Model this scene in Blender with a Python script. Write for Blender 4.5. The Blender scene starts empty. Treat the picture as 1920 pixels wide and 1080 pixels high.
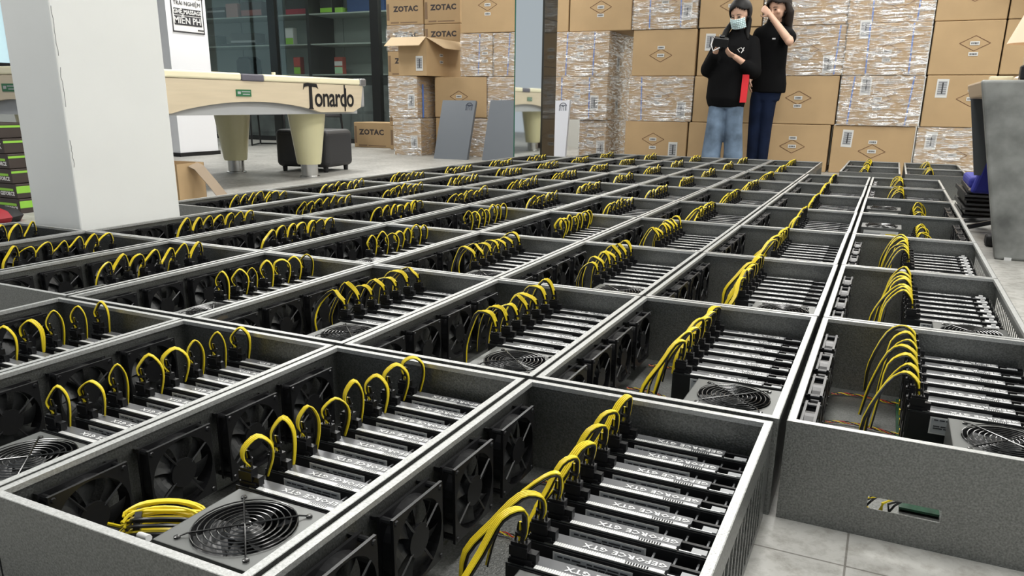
import bpy, bmesh, math, random
from mathutils import Vector, Matrix, Euler
R = math.radians
PI = math.pi
C = bpy.context.scene.collection
scene = bpy.context.scene

# ------------------------------------------------------------------ camera
HC = 0.172                      # height of a rig case
cam_d = bpy.data.cameras.new('camera')
cam = bpy.data.objects.new('camera', cam_d)
C.objects.link(cam)
PITCH, ROLL, YAW = 0.27999, 0.01168, -0.44497
d_ = Vector((math.sin(YAW) * math.cos(PITCH), math.cos(YAW) * math.cos(PITCH), -math.sin(PITCH)))
r0_ = Vector((math.cos(YAW), -math.sin(YAW), 0))
u0_ = r0_.cross(d_)
r_ = r0_ * math.cos(ROLL) + u0_ * math.sin(ROLL)
u_ = -r0_ * math.sin(ROLL) + u0_ * math.cos(ROLL)
m_ = Matrix((r_, u_, -d_)).transposed().to_4x4()
m_.translation = Vector((0.10137, -1.21599, 0.48209 + HC))
cam.matrix_world = m_
cam_d.sensor_width = 36
cam_d.sensor_fit = 'HORIZONTAL'
cam_d.lens = 1444.58 / 1920 * 36
cam_d.shift_y = (607.94 - 540) / 1920
cam_d.clip_start = 0.02
cam_d.clip_end = 100
scene.camera = cam

# ------------------------------------------------------------------ light and exposure
scene.view_settings.view_transform = 'Standard'
scene.view_settings.look = 'None'
scene.view_settings.gamma = 1
scene.view_settings.use_curve_mapping = False
scene.view_settings.exposure = 0.35
w = bpy.data.worlds.new('world')
scene.world = w
w.use_nodes = True
bg = w.node_tree.nodes['Background']
bg.inputs[0].default_value = (0.86, 0.93, 1.0, 1)
bg.inputs[1].default_value = 0.42
def area(name, loc, sx, sy, power, rot=(0, 0, 0), col=(1, 0.985, 0.95)):
    l = bpy.data.lights.new(name, 'AREA')
    l.shape = 'RECTANGLE'; l.size = sx; l.size_y = sy
    l.energy = power; l.color = col
    o = bpy.data.objects.new(name, l)
    o.location = loc; o.rotation_euler = rot
    C.objects.link(o)
    return o
CEIL = 3.3
LAMPS = [(x, y) for y in (0.2, 3.0, 5.8, 8.6) for x in (-6.6, -3.4, -0.2, 3.0) if not (x < -5 and y < 4)]
for (x, y) in LAMPS:
    area('ceiling_lamp_light', (x, y, CEIL - 0.07), 0.5, 1.15, 46)

# ------------------------------------------------------------------ materials
MATS = {}
def mat(name, col, rough=0.5, metal=0.0, bump=0.0, bscale=60.0, var=0.0, vscale=8.0, spec=None, emit=None, estr=0, coat=0, stretch=None, trans=0):
    if name in MATS: return MATS[name]
    m = bpy.data.materials.new(name); m.use_nodes = True
    nt = m.node_tree; n = nt.nodes; L = nt.links
    b = n['Principled BSDF']
    b.inputs['Base Color'].default_value = (*col, 1)
    b.inputs['Roughness'].default_value = rough
    b.inputs['Metallic'].default_value = metal
    if spec is not None: b.inputs['Specular IOR Level'].default_value = spec
    if coat: b.inputs['Coat Weight'].default_value = coat; b.inputs['Coat Roughness'].default_value = 0.08
    if trans: b.inputs['Transmission Weight'].default_value = trans
    if emit: b.inputs['Emission Color'].default_value = (*emit, 1); b.inputs['Emission Strength'].default_value = estr
    if bump or var:
        tc = n.new('ShaderNodeTexCoord'); mp = n.new('ShaderNodeMapping')
        L.new(tc.outputs['Object'], mp.inputs[0])
        if stretch: mp.inputs['Scale'].default_value = stretch
    if var:
        t = n.new('ShaderNodeTexNoise'); t.inputs['Scale'].default_value = vscale; t.inputs['Detail'].default_value = 5
        L.new(mp.outputs[0], t.inputs['Vector'])
        r = n.new('ShaderNodeMapRange'); r.inputs[1].default_value = 0.3; r.inputs[2].default_value = 0.7
        r.inputs[3].default_value = 1 - var; r.inputs[4].default_value = 1 + var
        L.new(t.outputs['Fac'], r.inputs[0])
        mx = n.new('ShaderNodeMix'); mx.data_type = 'RGBA'; mx.blend_type = 'MULTIPLY'; mx.inputs[0].default_value = 1
        mx.inputs[6].default_value = (*col, 1)
        L.new(r.outputs[0], mx.inputs[7]); L.new(mx.outputs[2], b.inputs['Base Color'])
    if bump:
        t = n.new('ShaderNodeTexNoise'); t.inputs['Scale'].default_value = bscale; t.inputs['Detail'].default_value = 3
        L.new(mp.outputs[0], t.inputs['Vector'])
        bp = n.new('ShaderNodeBump'); bp.inputs['Strength'].default_value = bump; bp.inputs['Distance'].default_value = 0.002
        L.new(t.outputs['Fac'], bp.inputs['Height']); L.new(bp.outputs[0], b.inputs['Normal'])
    MATS[name] = m
    return m

# hammered grey paint of the cases: light speckle over a dark metallic ground
def hammered():
    m = mat('hammered_grey_paint', (0.215, 0.22, 0.21), 0.38, 0.8, bump=0.35, bscale=330, var=0.32, vscale=330)
    return m
CASE = hammered()
RIM = mat('lit_rim_paint', (0.47, 0.475, 0.465), 0.42, 0.6, bump=0.25, bscale=420, var=0.18, vscale=300)  # case paint made paler: ceiling shine on the rim put into the colour
BLK = mat('black_plastic', (0.009, 0.009, 0.010), 0.36, spec=0.4)
BLK2 = mat('matt_black', (0.010, 0.010, 0.011), 0.6)
FANB = mat('fan_blade_plastic', (0.022, 0.023, 0.024), 0.35)
PCB = mat('black_circuit_board', (0.010, 0.012, 0.012), 0.4)
MOBO = mat('green_circuit_board', (0.012, 0.06, 0.03), 0.4, var=0.5, vscale=90)
SHR = mat('card_shroud_grey', (0.16, 0.163, 0.17), 0.36, 0.4)
FIN = mat('aluminium_fins', (0.78, 0.78, 0.77), 0.4, 0.3)
STEEL = mat('bright_steel', (0.55, 0.55, 0.54), 0.25, 1.0)
WIRE = mat('grille_wire', (0.10, 0.10, 0.10), 0.22, 0.9)
PSUM = mat('power_supply_grey', (0.15, 0.155, 0.15), 0.4, 0.5)
LBL = mat('label_white', (0.62, 0.62, 0.60), 0.6)
LBLG = mat('label_grey', (0.38, 0.39, 0.40), 0.6)
INK = mat('label_ink', (0.03, 0.03, 0.035), 0.6)
WHT = mat('white_print', (0.75, 0.75, 0.74), 0.6)
YEL = mat('yellow_cable', (0.80, 0.62, 0.02), 0.38)
BKC = mat('black_cable', (0.012, 0.012, 0.012), 0.35)
RED = mat('red_cable', (0.5, 0.03, 0.02), 0.4)
WTAG = mat('white_plastic', (0.72, 0.72, 0.72), 0.4)

# ------------------------------------------------------------------ mesh helpers
class MB:
    def __init__(s): s.v = []; s.f = []; s.m = []
    def quad(s, pts, mi=0):
        k = len(s.v); s.v += [tuple(p) for p in pts]; s.f.append(tuple(range(k, k + len(pts)))); s.m.append(mi)
    def box(s, x0, x1, y0, y1, z0, z1, mi=0):
        k = len(s.v)
        s.v += [(x0, y0, z0), (x1, y0, z0), (x1, y1, z0), (x0, y1, z0), (x0, y0, z1), (x1, y0, z1), (x1, y1, z1), (x0, y1, z1)]
        for f in ((0, 3, 2, 1), (4, 5, 6, 7), (0, 1, 5, 4), (1, 2, 6, 5), (2, 3, 7, 6), (3, 0, 4, 7)):
            s.f.append(tuple(k + i for i in f)); s.m.append(mi)
    def prism(s, pts, z0, z1, mi=0, axis='z'):
        def P(p, h): return {'z': (p[0], p[1], h), 'x': (h, p[0], p[1]), 'y': (p[0], h, p[1])}[axis]
        k = len(s.v); n = len(pts)
        s.v += [P(p, z0) for p in pts] + [P(p, z1) for p in pts]
        s.f.append(tuple(range(k + n - 1, k - 1, -1))); s.m.append(mi)
        s.f.append(tuple(range(k + n, k + 2 * n))); s.m.append(mi)
        for i in range(n):
            j = (i + 1) % n
            s.f.append((k + i, k + j, k + n + j, k + n + i)); s.m.append(mi)
    def lathe(s, prof, n=20, c=(0, 0, 0), mi=0, axis='z', cap=True):
        k = len(s.v)
        for (r, h) in prof:
            for i in range(n):
                a = 2 * PI * i / n; x, y = r * math.cos(a), r * math.sin(a)
                p = {'z': (x, y, h), 'x': (h, x, y), 'y': (x, h, y)}[axis]
                s.v.append((p[0] + c[0], p[1] + c[1], p[2] + c[2]))
        for j in range(len(prof) - 1):
            for i in range(n):
                q = (i + 1) % n
                s.f.append((k + j * n + i, k + j * n + q, k + (j + 1) * n + q, k + (j + 1) * n + i)); s.m.append(mi)
        if cap:
            s.f.append(tuple(k + i for i in range(n - 1, -1, -1))); s.m.append(mi)
            s.f.append(tuple(k + (len(prof) - 1) * n + i for i in range(n))); s.m.append(mi)
    def tube(s, path, r, sides=6, mi=0, closed=False, cap=True):
        path = [Vector(p) for p in path]; n = len(path); k = len(s.v)
        rr = r if isinstance(r, (list, tuple)) else [r] * n
        up = None
        for i, p in enumerate(path):
            if closed: t = path[(i + 1) % n] - path[i - 1]
            else: t = path[min(i + 1, n - 1)] - path[max(i - 1, 0)]
            t.normalize()
            if up is None:
                up = Vector((0, 0, 1)) if abs(t.z) < 0.9 else Vector((1, 0, 0))
            a = t.cross(up)
            if a.length < 1e-4: a = t.cross(Vector((0.3, 1, 0.2)))
            a.normalize(); b = a.cross(t); up = b
            for j in range(sides):
                th = 2 * PI * j / sides
                s.v.append(tuple(p + a * (rr[i] * math.cos(th)) + b * (rr[i] * math.sin(th))))
        m = n if closed else n - 1
        for i in range(m):
            for j in range(sides):
                q = (j + 1) % sides; i2 = (i + 1) % n
                s.f.append((k + i * sides + j, k + i * sides + q, k + i2 * sides + q, k + i2 * sides + j)); s.m.append(mi)
        if cap and not closed:
            s.f.append(tuple(k + j for j in range(sides - 1, -1, -1))); s.m.append(mi)
            s.f.append(tuple(k + (n - 1) * sides + j for j in range(sides))); s.m.append(mi)
    def mesh(s, name, mats, smooth=False):
        me = bpy.data.meshes.new(name)
        me.from_pydata(s.v, [], s.f); me.update()
        for m in mats: me.materials.append(m)
        me.polygons.foreach_set('material_index', s.m)
        if smooth:
            me.polygons.foreach_set('use_smooth', [True] * len(me.polygons))
            try: me.set_sharp_from_angle(angle=R(smooth if smooth > 1 else 40))
            except Exception: pass
        bm = bmesh.new(); bm.from_mesh(me); bmesh.ops.recalc_face_normals(bm, faces=bm.faces); bm.to_mesh(me); bm.free()
        return me
    def build(s, name, mats, parent=None, loc=(0, 0, 0), smooth=False, rot=None):
        if not isinstance(mats, (list, tuple)): mats = [mats]
        o = bpy.data.objects.new(name, s.mesh(name, mats, smooth)); C.objects.link(o)
        o.location = loc
        if rot: o.rotation_euler = rot
        if parent: o.parent = parent
        return o

def bevel(o, wd=0.004, seg=2):
    b = o.modifiers.new('bevel', 'BEVEL'); b.width = wd; b.segments = seg; b.limit_method = 'ANGLE'; b.angle_limit = R(40)
    return o
def tag(o, label=None, cat=None, group=None, kind=None):
    if label: o['label'] = label
    if cat: o['category'] = cat
    if group: o['group'] = group
    if kind: o['kind'] = kind
    return o
def empty(name, loc=(0, 0, 0), rz=0):
    o = bpy.data.objects.new(name, None); C.objects.link(o); o.location = loc; o.rotation_euler = (0, 0, rz); o.empty_display_size = 0.1
    return o
def put(name, me, parent=None, loc=(0, 0, 0), rot=None):
    o = bpy.data.objects.new(name, me); C.objects.link(o); o.location = loc
    if rot: o.rotation_euler = rot
    if parent: o.parent = parent
    return o
def text_mesh(body, size, m, extrude=0.0004, offset=0.0, sx=1.0, spacing=1.0, align='CENTER', shear=0.0, res=2):
    cu = bpy.data.curves.new('lettering', 'FONT'); cu.body = body; cu.size = size; cu.extrude = extrude; cu.offset = offset
    cu.align_x = align; cu.align_y = 'CENTER'; cu.space_character = spacing; cu.shear = shear; cu.resolution_u = res
    o = bpy.data.objects.new('tmp_text', cu); C.objects.link(o)
    dg = bpy.context.evaluated_depsgraph_get(); dg.update()
    me = bpy.data.meshes.new_from_object(o.evaluated_get(dg))
    bpy.data.objects.remove(o); bpy.data.curves.remove(cu)
    me.materials.clear(); me.materials.append(m)
    if sx != 1.0: me.transform(Matrix.Scale(sx, 4, (1, 0, 0)))
    return me
def struct(o): o['kind'] = 'structure'; return o

# orientation for flat text: facing -y, facing +x
FACE_NY = (PI / 2, 0, 0)
FACE_PX = (PI / 2, 0, PI / 2)

# ------------------------------------------------------------------ setting
def floor_mat():
    m = bpy.data.materials.new('grey_stone_tile'); m.use_nodes = True
    nt = m.node_tree; n = nt.nodes; L = nt.links; b = n['Principled BSDF']
    tc = n.new('ShaderNodeTexCoord')
    n1 = n.new('ShaderNodeTexNoise'); n1.inputs['Scale'].default_value = 2.2; n1.inputs['Detail'].default_value = 8; n1.inputs['Roughness'].default_value = 0.65
    n2 = n.new('ShaderNodeTexNoise'); n2.inputs['Scale'].default_value = 26; n2.inputs['Detail'].default_value = 6; n2.inputs['Roughness'].default_value = 0.7
    L.new(tc.outputs['Object'], n1.inputs['Vector']); L.new(tc.outputs['Object'], n2.inputs['Vector'])
    c1 = n.new('ShaderNodeValToRGB'); c1.color_ramp.elements[0].position = 0.3; c1.color_ramp.elements[0].color = (0.30, 0.295, 0.275, 1)
    c1.color_ramp.elements[1].position = 0.7; c1.color_ramp.elements[1].color = (0.50, 0.49, 0.46, 1)
    L.new(n1.outputs['Fac'], c1.inputs[0])
    c2 = n.new('ShaderNodeValToRGB'); c2.color_ramp.elements[0].position = 0.33; c2.color_ramp.elements[0].color = (0.5, 0.48, 0.44, 1)
    c2.color_ramp.elements[1].position = 0.55; c2.color_ramp.elements[1].color = (1, 1, 1, 1)
    L.new(n2.outputs['Fac'], c2.inputs[0])
    mx = n.new('ShaderNodeMix'); mx.data_type = 'RGBA'; mx.blend_type = 'MULTIPLY'; mx.inputs[0].default_value = 0.7
    L.new(c1.outputs[0], mx.inputs[6]); L.new(c2.outputs[0], mx.inputs[7])
    br = n.new('ShaderNodeTexBrick'); br.offset = 0; br.inputs['Scale'].default_value = 1.0
    br.inputs['Brick Width'].default_value = 0.6; br.inputs['Row Height'].default_value = 0.6
    br.inputs['Mortar Size'].default_value = 0.0018; br.inputs['Mortar Smooth'].default_value = 0.2
    br.inputs['Color1'].default_value = (1, 1, 1, 1); br.inputs['Color2'].default_value = (0.97, 0.97, 0.97, 1); br.inputs['Mortar'].default_value = (0.45, 0.44, 0.42, 1)
    mp = n.new('ShaderNodeMapping'); mp.inputs['Location'].default_value = (-0.12, 0.1, 0)
    L.new(tc.outputs['Object'], mp.inputs[0]); L.new(mp.outputs[0], br.inputs['Vector'])
    m2 = n.new('ShaderNodeMix'); m2.data_type = 'RGBA'; m2.blend_type = 'MULTIPLY'; m2.inputs[0].default_value = 1
    L.new(mx.outputs[2], m2.inputs[6]); L.new(br.outputs['Color'], m2.inputs[7]); L.new(m2.outputs[2], b.inputs['Base Color'])
    b.inputs['Roughness'].default_value = 0.5
    return m
PLASTER = mat('white_plaster', (0.80, 0.805, 0.78), 0.7, var=0.02, vscale=3, bump=0.15, bscale=12)
WALLM = mat('wall_paint', (0.62, 0.64, 0.63), 0.7)
fl = MB(); fl.box(-13, 5, -4, 13, -0.05, 0); struct(fl.build('floor', floor_mat()))
ce = MB(); ce.box(-13, 5, -4, 13, CEIL, CEIL + 0.1); struct(ce.build('ceiling', mat('ceiling_tile', (0.72, 0.74, 0.74), 0.8)))
wb = MB(); wb.box(-13, 5, 10.4, 10.5, 0, CEIL); struct(wb.build('wall_back', WALLM))
wr = MB(); wr.box(3.6, 3.7, -1, 10.4, 0, CEIL); struct(wr.build('wall_right', WALLM))
wl = MB(); wl.box(-12.1, -12.0, -1, 5.6, 0, CEIL); wl.box(-12.1, -12.0, 7.6, 10.4, 0, CEIL); wl.box(-12.1, -12.0, 5.6, 7.6, 0, 1.13)
struct(wl.build('wall_left', WALLM))
wn = MB(); wn.box(-12.06, -12.03, 5.6, 7.6, 1.13, CEIL)
wo = struct(wn.build('window_1', mat('daylit_window_glass', (0.55, 0.75, 0.8), 0.15, emit=(0.62, 0.85, 0.92), estr=0.55)))
wf = MB(); wf.box(-12.0, -11.93, 5.55, 7.65, 1.06, 1.14); wf.box(-12.02, -11.98, 6.55, 6.6, 1.13, CEIL)
wf.build('window_sill', BLK2, wo)

# ceiling lamps: the panels the area lamps belong to
lampmesh = None
for i, (x, y) in enumerate(LAMPS):
    if lampmesh is None:
        a = MB(); a.box(-0.3, 0.3, -0.63, 0.63, 0, 0.03); lampmesh = a.mesh('frame', [WTAG])
        b = MB(); b.box(-0.26, 0.26, -0.59, 0.59, -0.004, 0.0); diffm = b.mesh('diffuser', [mat('lamp_diffuser', (0.9, 0.9, 0.9), 0.5, emit=(1, 0.98, 0.95), estr=1.6)])
    o = put('ceiling_light', lampmesh, None, (x, y, CEIL - 0.03))
    put('diffuser', diffm, o)
    tag(o, 'rectangular white ceiling lamp panel over the showroom floor', 'ceiling light', 'ceiling lamp panels')

# white pillar in front of the pool table (leaves a long crack at its corner)
p = MB(); p.box(-2.955, -2.68, 0.735, 1.212, 0, CEIL)
pil = struct(bevel(p.build('pillar', PLASTER), 0.006)); pil['label'] = 'wide white plastered pillar at the edge of the rigs'
cr = MB()
random.seed(5)
for (za, zb) in ((0.62, 0.76), (0.80, 0.97), (0.40, 0.50)):
    k = 8
    cr.tube([(-2.6795, 0.742 + random.uniform(0, 0.005), za + (zb - za) * i / k) for i in range(k + 1)], 0.0011, 4)
cr.build('crack', mat('crack_grey', (0.25, 0.25, 0.24), 0.8), pil)
p = MB(); p.box(-8.0, -7.4, 5.43, 6.01, 0.04, CEIL)
pil2 = struct(p.build('pillar', mat('white_gloss_plaster', (0.82, 0.83, 0.86), 0.5))); pil2['label'] = 'white pillar carrying a poster, behind the pool table'
p = MB(); p.box(-8.02, -7.385, 5.415, 6.03, 0.0, 0.045); struct(p.build('baseboard_left', BLK))

# poster on the far pillar (faces +x)
ps = MB(); ps.box(-7.399, -7.394, 5.50, 5.96, 1.385, 2.05)
poster = ps.build('poster', mat('poster_paper', (0.80, 0.80, 0.79), 0.5))
tag(poster, 'white notice with black Vietnamese lettering on the far white pillar', 'poster')
pb = MB()
for (a, b, c, d) in ((5.50, 5.96, 1.385, 1.40), (5.50, 5.512, 1.385, 2.05), (5.948, 5.96, 1.385, 2.05)): pb.box(-7.394, -7.391, a, b, c, d)
pb.box(-7.394, -7.391, 5.535, 5.925, 1.465, 1.565); pb.box(-7.394, -7.391, 5.535, 5.925, 1.575, 1.645)
pb.box(-7.394, -7.391, 5.86, 5.95, 1.418, 1.432)
pb.build('print', INK, poster)
for (t, sz, y, z, mm) in (('MI\u1ec4N PH\u00cd', 0.10, 5.73, 1.513, WHT), ('GH\u1ebe MASSAGE', 0.062, 5.73, 1.608, WHT), ('TR\u1ea2I NGHI\u1ec6M', 0.062, 5.73, 1.70, INK), ('\u00c1O QU\u00dd KH\u00c1CH', 0.062, 5.73, 1.775, INK)):
    put('lettering', text_mesh(t, sz, mm, 0.001, 0.0015 if mm is WHT else 0.0), poster, (-7.3895, y, z), FACE_PX)

# mirrored column at the end of the rigs
MIR = mat('mirror', (0.82, 0.85, 0.84), 0.03, 1.0)
DGL = mat('dark_tinted_mirror', (0.045, 0.042, 0.035), 0.06, 0.3)
c = MB(); c.box(-3.215, -2.925, 5.752, 6.06, 0, CEIL)
col = struct(c.build('pillar', DGL)); col['label'] = 'square pillar clad in dark and mirrored glass between the leaning panels'
c = MB(); c.box(-3.22, -2.94, 5.742, 5.751, 0.0, CEIL); c.build('mirror_panel', MIR, col)
c = MB(); c.box(-3.222, -3.214, 5.738, 5.755, 0.0, CEIL); c.build('glass_edge', mat('green_glass_edge', (0.02, 0.12, 0.07), 0.2), col)
c = MB()
for z in (0.55, 0.98, 1.4): c.box(-2.9255, -2.9235, 5.752, 6.06, z, z + 0.006)
c.build('joint', BLK, col)

# ------------------------------------------------------------------ mining rigs
W2, L2 = 0.2135, 0.3490        # half width (x) and half length (y) of a case
def casing_mesh():
    b = MB(); t = 0.0016; rim = MB()
    b.box(-W2, W2, -L2, L2, 0, t)                                   # floor pan
    b.box(-W2, W2, L2 - t, L2, t, HC)                               # back wall
    # front wall with a small rectangular opening
    x0, x1, z0, z1 = -0.082, 0.020, 0.050, 0.071
    b.box(-W2, x0, -L2, -L2 + t, t, HC); b.box(x1, W2, -L2, -L2 + t, t, HC)
    b.box(x0, x1, -L2, -L2 + t, t, z0); b.box(x0, x1, -L2, -L2 + t, z1, HC)
    b.box(-W2, -W2 + t, -L2 + t, L2 - t, t, HC)                     # fan side
    # output side: upright slots
    b.box(W2 - t, W2, -L2 + t, L2 - t, t, 0.014); b.box(W2 - t, W2, -L2 + t, L2 - t, 0.130, HC)
    b.box(W2 - t, W2, -L2 + t, -0.20, 0.014, 0.130); b.box(W2 - t, W2, 0.305, L2 - t, 0.014, 0.130)
    y = -0.20
    while y < 0.30:
        b.box(W2 - t, W2, y + 0.0225, min(y + 0.0295, 0.306), 0.014, 0.130); y += 0.0295
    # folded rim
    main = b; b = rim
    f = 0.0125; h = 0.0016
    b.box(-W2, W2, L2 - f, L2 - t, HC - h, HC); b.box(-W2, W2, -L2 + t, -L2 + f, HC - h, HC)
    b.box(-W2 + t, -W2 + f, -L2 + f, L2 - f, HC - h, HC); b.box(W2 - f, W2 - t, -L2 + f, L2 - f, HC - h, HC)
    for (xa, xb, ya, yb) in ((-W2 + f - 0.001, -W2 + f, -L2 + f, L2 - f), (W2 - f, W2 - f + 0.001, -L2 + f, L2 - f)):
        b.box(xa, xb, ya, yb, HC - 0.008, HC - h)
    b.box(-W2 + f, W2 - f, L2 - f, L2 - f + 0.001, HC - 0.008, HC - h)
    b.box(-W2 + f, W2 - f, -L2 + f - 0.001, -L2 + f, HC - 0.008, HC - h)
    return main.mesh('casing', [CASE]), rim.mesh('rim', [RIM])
def fan_frame_mesh():
    b = MB(); n = 32; ro = 0.057; h = 0.060
    def sq(a):
        c, s = math.cos(a), math.sin(a); k = h / max(abs(c), abs(s)); return (c * k, s * k)
    for (xa, xb) in ((-0.0125, -0.008), (0.008, 0.0125)):           # two flanges
        for i in range(n):
            a0, a1 = 2 * PI * i / n, 2 * PI * (i + 1) / n
            (p, q), (p2, q2) = sq(a0), sq(a1)
            i0 = (ro * math.cos(a0), ro * math.sin(a0)); i1 = (ro * math.cos(a1), ro * math.sin(a1))
            for x in (xa, xb):
                b.quad([(x, p, q), (x, p2, q2), (x, *i1), (x, *i0)])
            b.quad([(xa, p, q), (xa, p2, q2), (xb, p2, q2), (xb, p, q)])
    for i in range(n):
        a0, a1 = 2 * PI * i / n, 2 * PI * (i + 1) / n
        for r in (ro, 0.0592):
            b.quad([(-0.0125, r * math.cos(a0), r * math.sin(a0)), (-0.0125, r * math.cos(a1), r * math.sin(a1)), (0.0125, r * math.cos(a1), r * math.sin(a1)), (0.0125, r * math.cos(a0), r * math.sin(a0))])
    for sy in (-1, 1):
        for sz in (-1, 1):
            b.lathe([(0.0048, -0.0125), (0.0048, 0.0125)], 10, (0, sy * 0.0535, sz * 0.0535), 0, 'x')
            b.lathe([(0.0042, 0.0125), (0.003, 0.0145)], 8, (0, sy * 0.0535, sz * 0.0535), 0, 'x')
            b.box(-0.024, -0.0125, sy * 0.0535 - 0.003, sy * 0.0535 + 0.003, sz * 0.0535 - 0.003, sz * 0.0535 + 0.003)   # long screws to the wall
    for a in (0.6, 2.17, 3.74, 5.31):                                # motor struts on the inner face
        c, s = math.cos(a), math.sin(a)
        b.tube([(0.0115, 0.02 * c, 0.02 * s), (0.0115, 0.057 * c, 0.057 * s)], 0.0018, 4)
    b.lathe([(0.0235, 0.0095), (0.0235, 0.0125)], 20, (0, 0, 0), 0, 'x')
    return b.mesh('cooling_fan', [BLK], 30)
def rotor_mesh():
    b = MB(); b.lathe([(0.019, -0.010), (0.0205, -0.009), (0.0205, 0.009)], 20, (0, 0, 0), 0, 'x')
    for k in range(7):
        a0 = 2 * PI * k / 7; n = 5
        rows = []
        for j in range(n + 1):
            r = 0.019 + (0.0545 - 0.019) * j / n
            row = []
            for i in range(5):
                u = i / 4; a = a0 + u * (0.95 - 0.15 * j / n) + 0.18 * (j / n) ** 2
                x = -0.009 + 0.017 * u
                row.append((x, r * math.cos(a), r * math.sin(a)))
            rows.append(row)
        for j in range(n):
            for i in range(4): b.quad([rows[j][i], rows[j][i + 1], rows[j + 1][i + 1], rows[j + 1][i]])
    return b.mesh('rotor', [FANB], 60)
# graphics card: origin at the circuit board plane, x centred, z from the case floor
CX0, CX1 = -0.030, 0.196
def card_mesh(simple=False):
    b = MB()   # mats: 0 pcb, 1 shroud, 2 fins, 3 steel, 4 dark plastic, 5 white, 6 label, 7 ink
    b.box(CX0, CX1, -0.0015, 0.0, 0.018, 0.1185, 0)
    b.box(CX0 + 0.004, CX1 - 0.004, -0.0035, -0.0015, 0.030, 0.1165, 4)      # back plate
    # shroud with chamfered end, top slightly sunk
    b.prism([(CX0, 0.013), (CX0 + 0.016, 0.009), (0.145, 0.009), (0.150, 0.014), (0.150, 0.0305), (CX0 + 0.010, 0.0305), (CX0, 0.025)], 0.030, 0.1175, 1)
    b.prism([(CX0 - 0.001, 0.007), (CX0 + 0.030, 0.0025), (CX0 + 0.034, 0.006), (CX0 + 0.010, 0.013), (CX0 - 0.001, 0.015)], 0.07, 0.1195, 4)
    b.box(0.150, CX1 - 0.002, 0.004, 0.030, 0.030, 0.108, 4)
    b.box(0.150, CX1 - 0.002, 0.025, 0.030, 0.030, 0.1165, 4)
    b.box(CX1 - 0.002, CX1, -0.004, 0.038, 0.012, 0.120, 3)                  # slot bracket
    for xx in (0.122, 0.150, 0.178):                                         # rods holding the board behind the label
        b.box(xx, xx + 0.0025, -0.028, -0.0035, 0.108, 0.110, 1)
    for i in range(30):                                                      # heat sink fins seen along the top edge
        x = 0.006 + i * 0.0031
        b.box(x, x + 0.0023, 0.0004, 0.0085, 0.085, 0.1195, 2)
    b.box(0.006, 0.099, 0.0015, 0.0078, 0.085, 0.1185, 2)
    for i in range(9):
        x = 0.101 + i * 0.0034
        b.box(x, x + 0.0012, 0.0008, 0.0075, 0.095, 0.1190, 2)
    b.box(0.130, 0.148, 0.0010, 0.0070, 0.095, 0.1195, 5)
    b.box(0.152, 0.180, 0.0010, 0.0028, 0.095, 0.1195, 2)
    b.box(-0.006, 0.150, -0.0002, 0.0006, 0.1185, 0.1195, 3)
    b.box(0.013, 0.070, 0.0, 0.0012, 0.010, 0.018, 3)
    b.box(-0.028, 0.002, 0.004, 0.020, 0.1175, 0.124, 4)                     # power socket
    if simple:
        b.box(0.012, 0.108, -0.0042, -0.0036, 0.088, 0.112, 6)
        b.box(0.166, 0.188, 0.012, 0.024, 0.108, 0.1165, 5)
    return b.mesh('graphics_card', [PCB, SHR, FIN, STEEL, BLK, WTAG, LBLG, INK])
def sticker_mesh():
    b = MB(); y = -0.0038
    b.box(0.008, 0.112, y - 0.0006, y, 0.080, 0.1125, 0)
    b.box(0.0105, 0.1095, y - 0.0009, y - 0.0004, 0.0825, 0.1105, 1)
    rnd = random.Random(3)
    for r in range(5):
        z = 0.1085 - r * 0.0040; x = 0.0145
        while x < 0.103:
            wd = rnd.uniform(0.004, 0.016)
            if rnd.random() < 0.72: b.box(x, min(x + wd, 0.106), y - 0.0012, y - 0.0008, z - 0.0022, z, 2)
            x += wd + 0.002
    for i in range(12):
        b.box(0.066 + i * 0.003, 0.0675 + i * 0.003, y - 0.0012, y - 0.0008, 0.0985, 0.1035, 2)
    return b.mesh('sticker', [LBL, LBLG, INK])
def ribbon(paths_ctrl, nyel=4, nblk=3, r=0.0016, seg=18, wdir=Vector((1, 0, 0)), sides=5, twist=0.0):
    """flat cable made of side by side wires along a Catmull-Rom path"""
    P = [Vector(p) for p in paths_ctrl]
    P = [P[0] * 2 - P[1]] + P + [P[-1] * 2 - P[-2]]
    pts = []
    ns = len(P) - 3; per = max(2, seg // ns)
    for i in range(ns):
        for j in range(per + (1 if i == ns - 1 else 0)):
            t = j / per; a, b_, c_, d = P[i:i + 4]
            pts.append(0.5 * ((2 * b_) + (c_ - a) * t + (2 * a - 5 * b_ + 4 * c_ - d) * t * t + (3 * b_ - a - 3 * c_ + d) * t ** 3))
    b = MB(); N = nyel + nblk
    for k in range(N):
        yel = k < nyel
        path = []
        for i, p in enumerate(pts):
            t = pts[min(i + 1, len(pts) - 1)] - pts[max(i - 1, 0)]; t.normalize()
            wd = Matrix.Rotation(twist * i / len(pts), 3, t) @ wdir
            wd = (wd - t * wd.dot(t)); wd.normalize()
            nrm = t.cross(wd)
            u = math.sin(PI * i / (len(pts) - 1)) ** 0.5
            if yel: off = (k - nyel / 2 + 0.5) * 2 * r * (0.35 + 0.65 * u); o2 = 0
            else: off = ((k - nyel) - nblk / 2 + 0.5) * 2 * r * (0.5 + 0.5 * u) + r * 2.0; o2 = -2.2 * r
            path.append(p + wd * off + nrm * o2)
        b.tube(path, r, sides, 0 if yel else 1)
    return b.mesh('power_cable', [YEL, BKC], 60), pts
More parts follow.
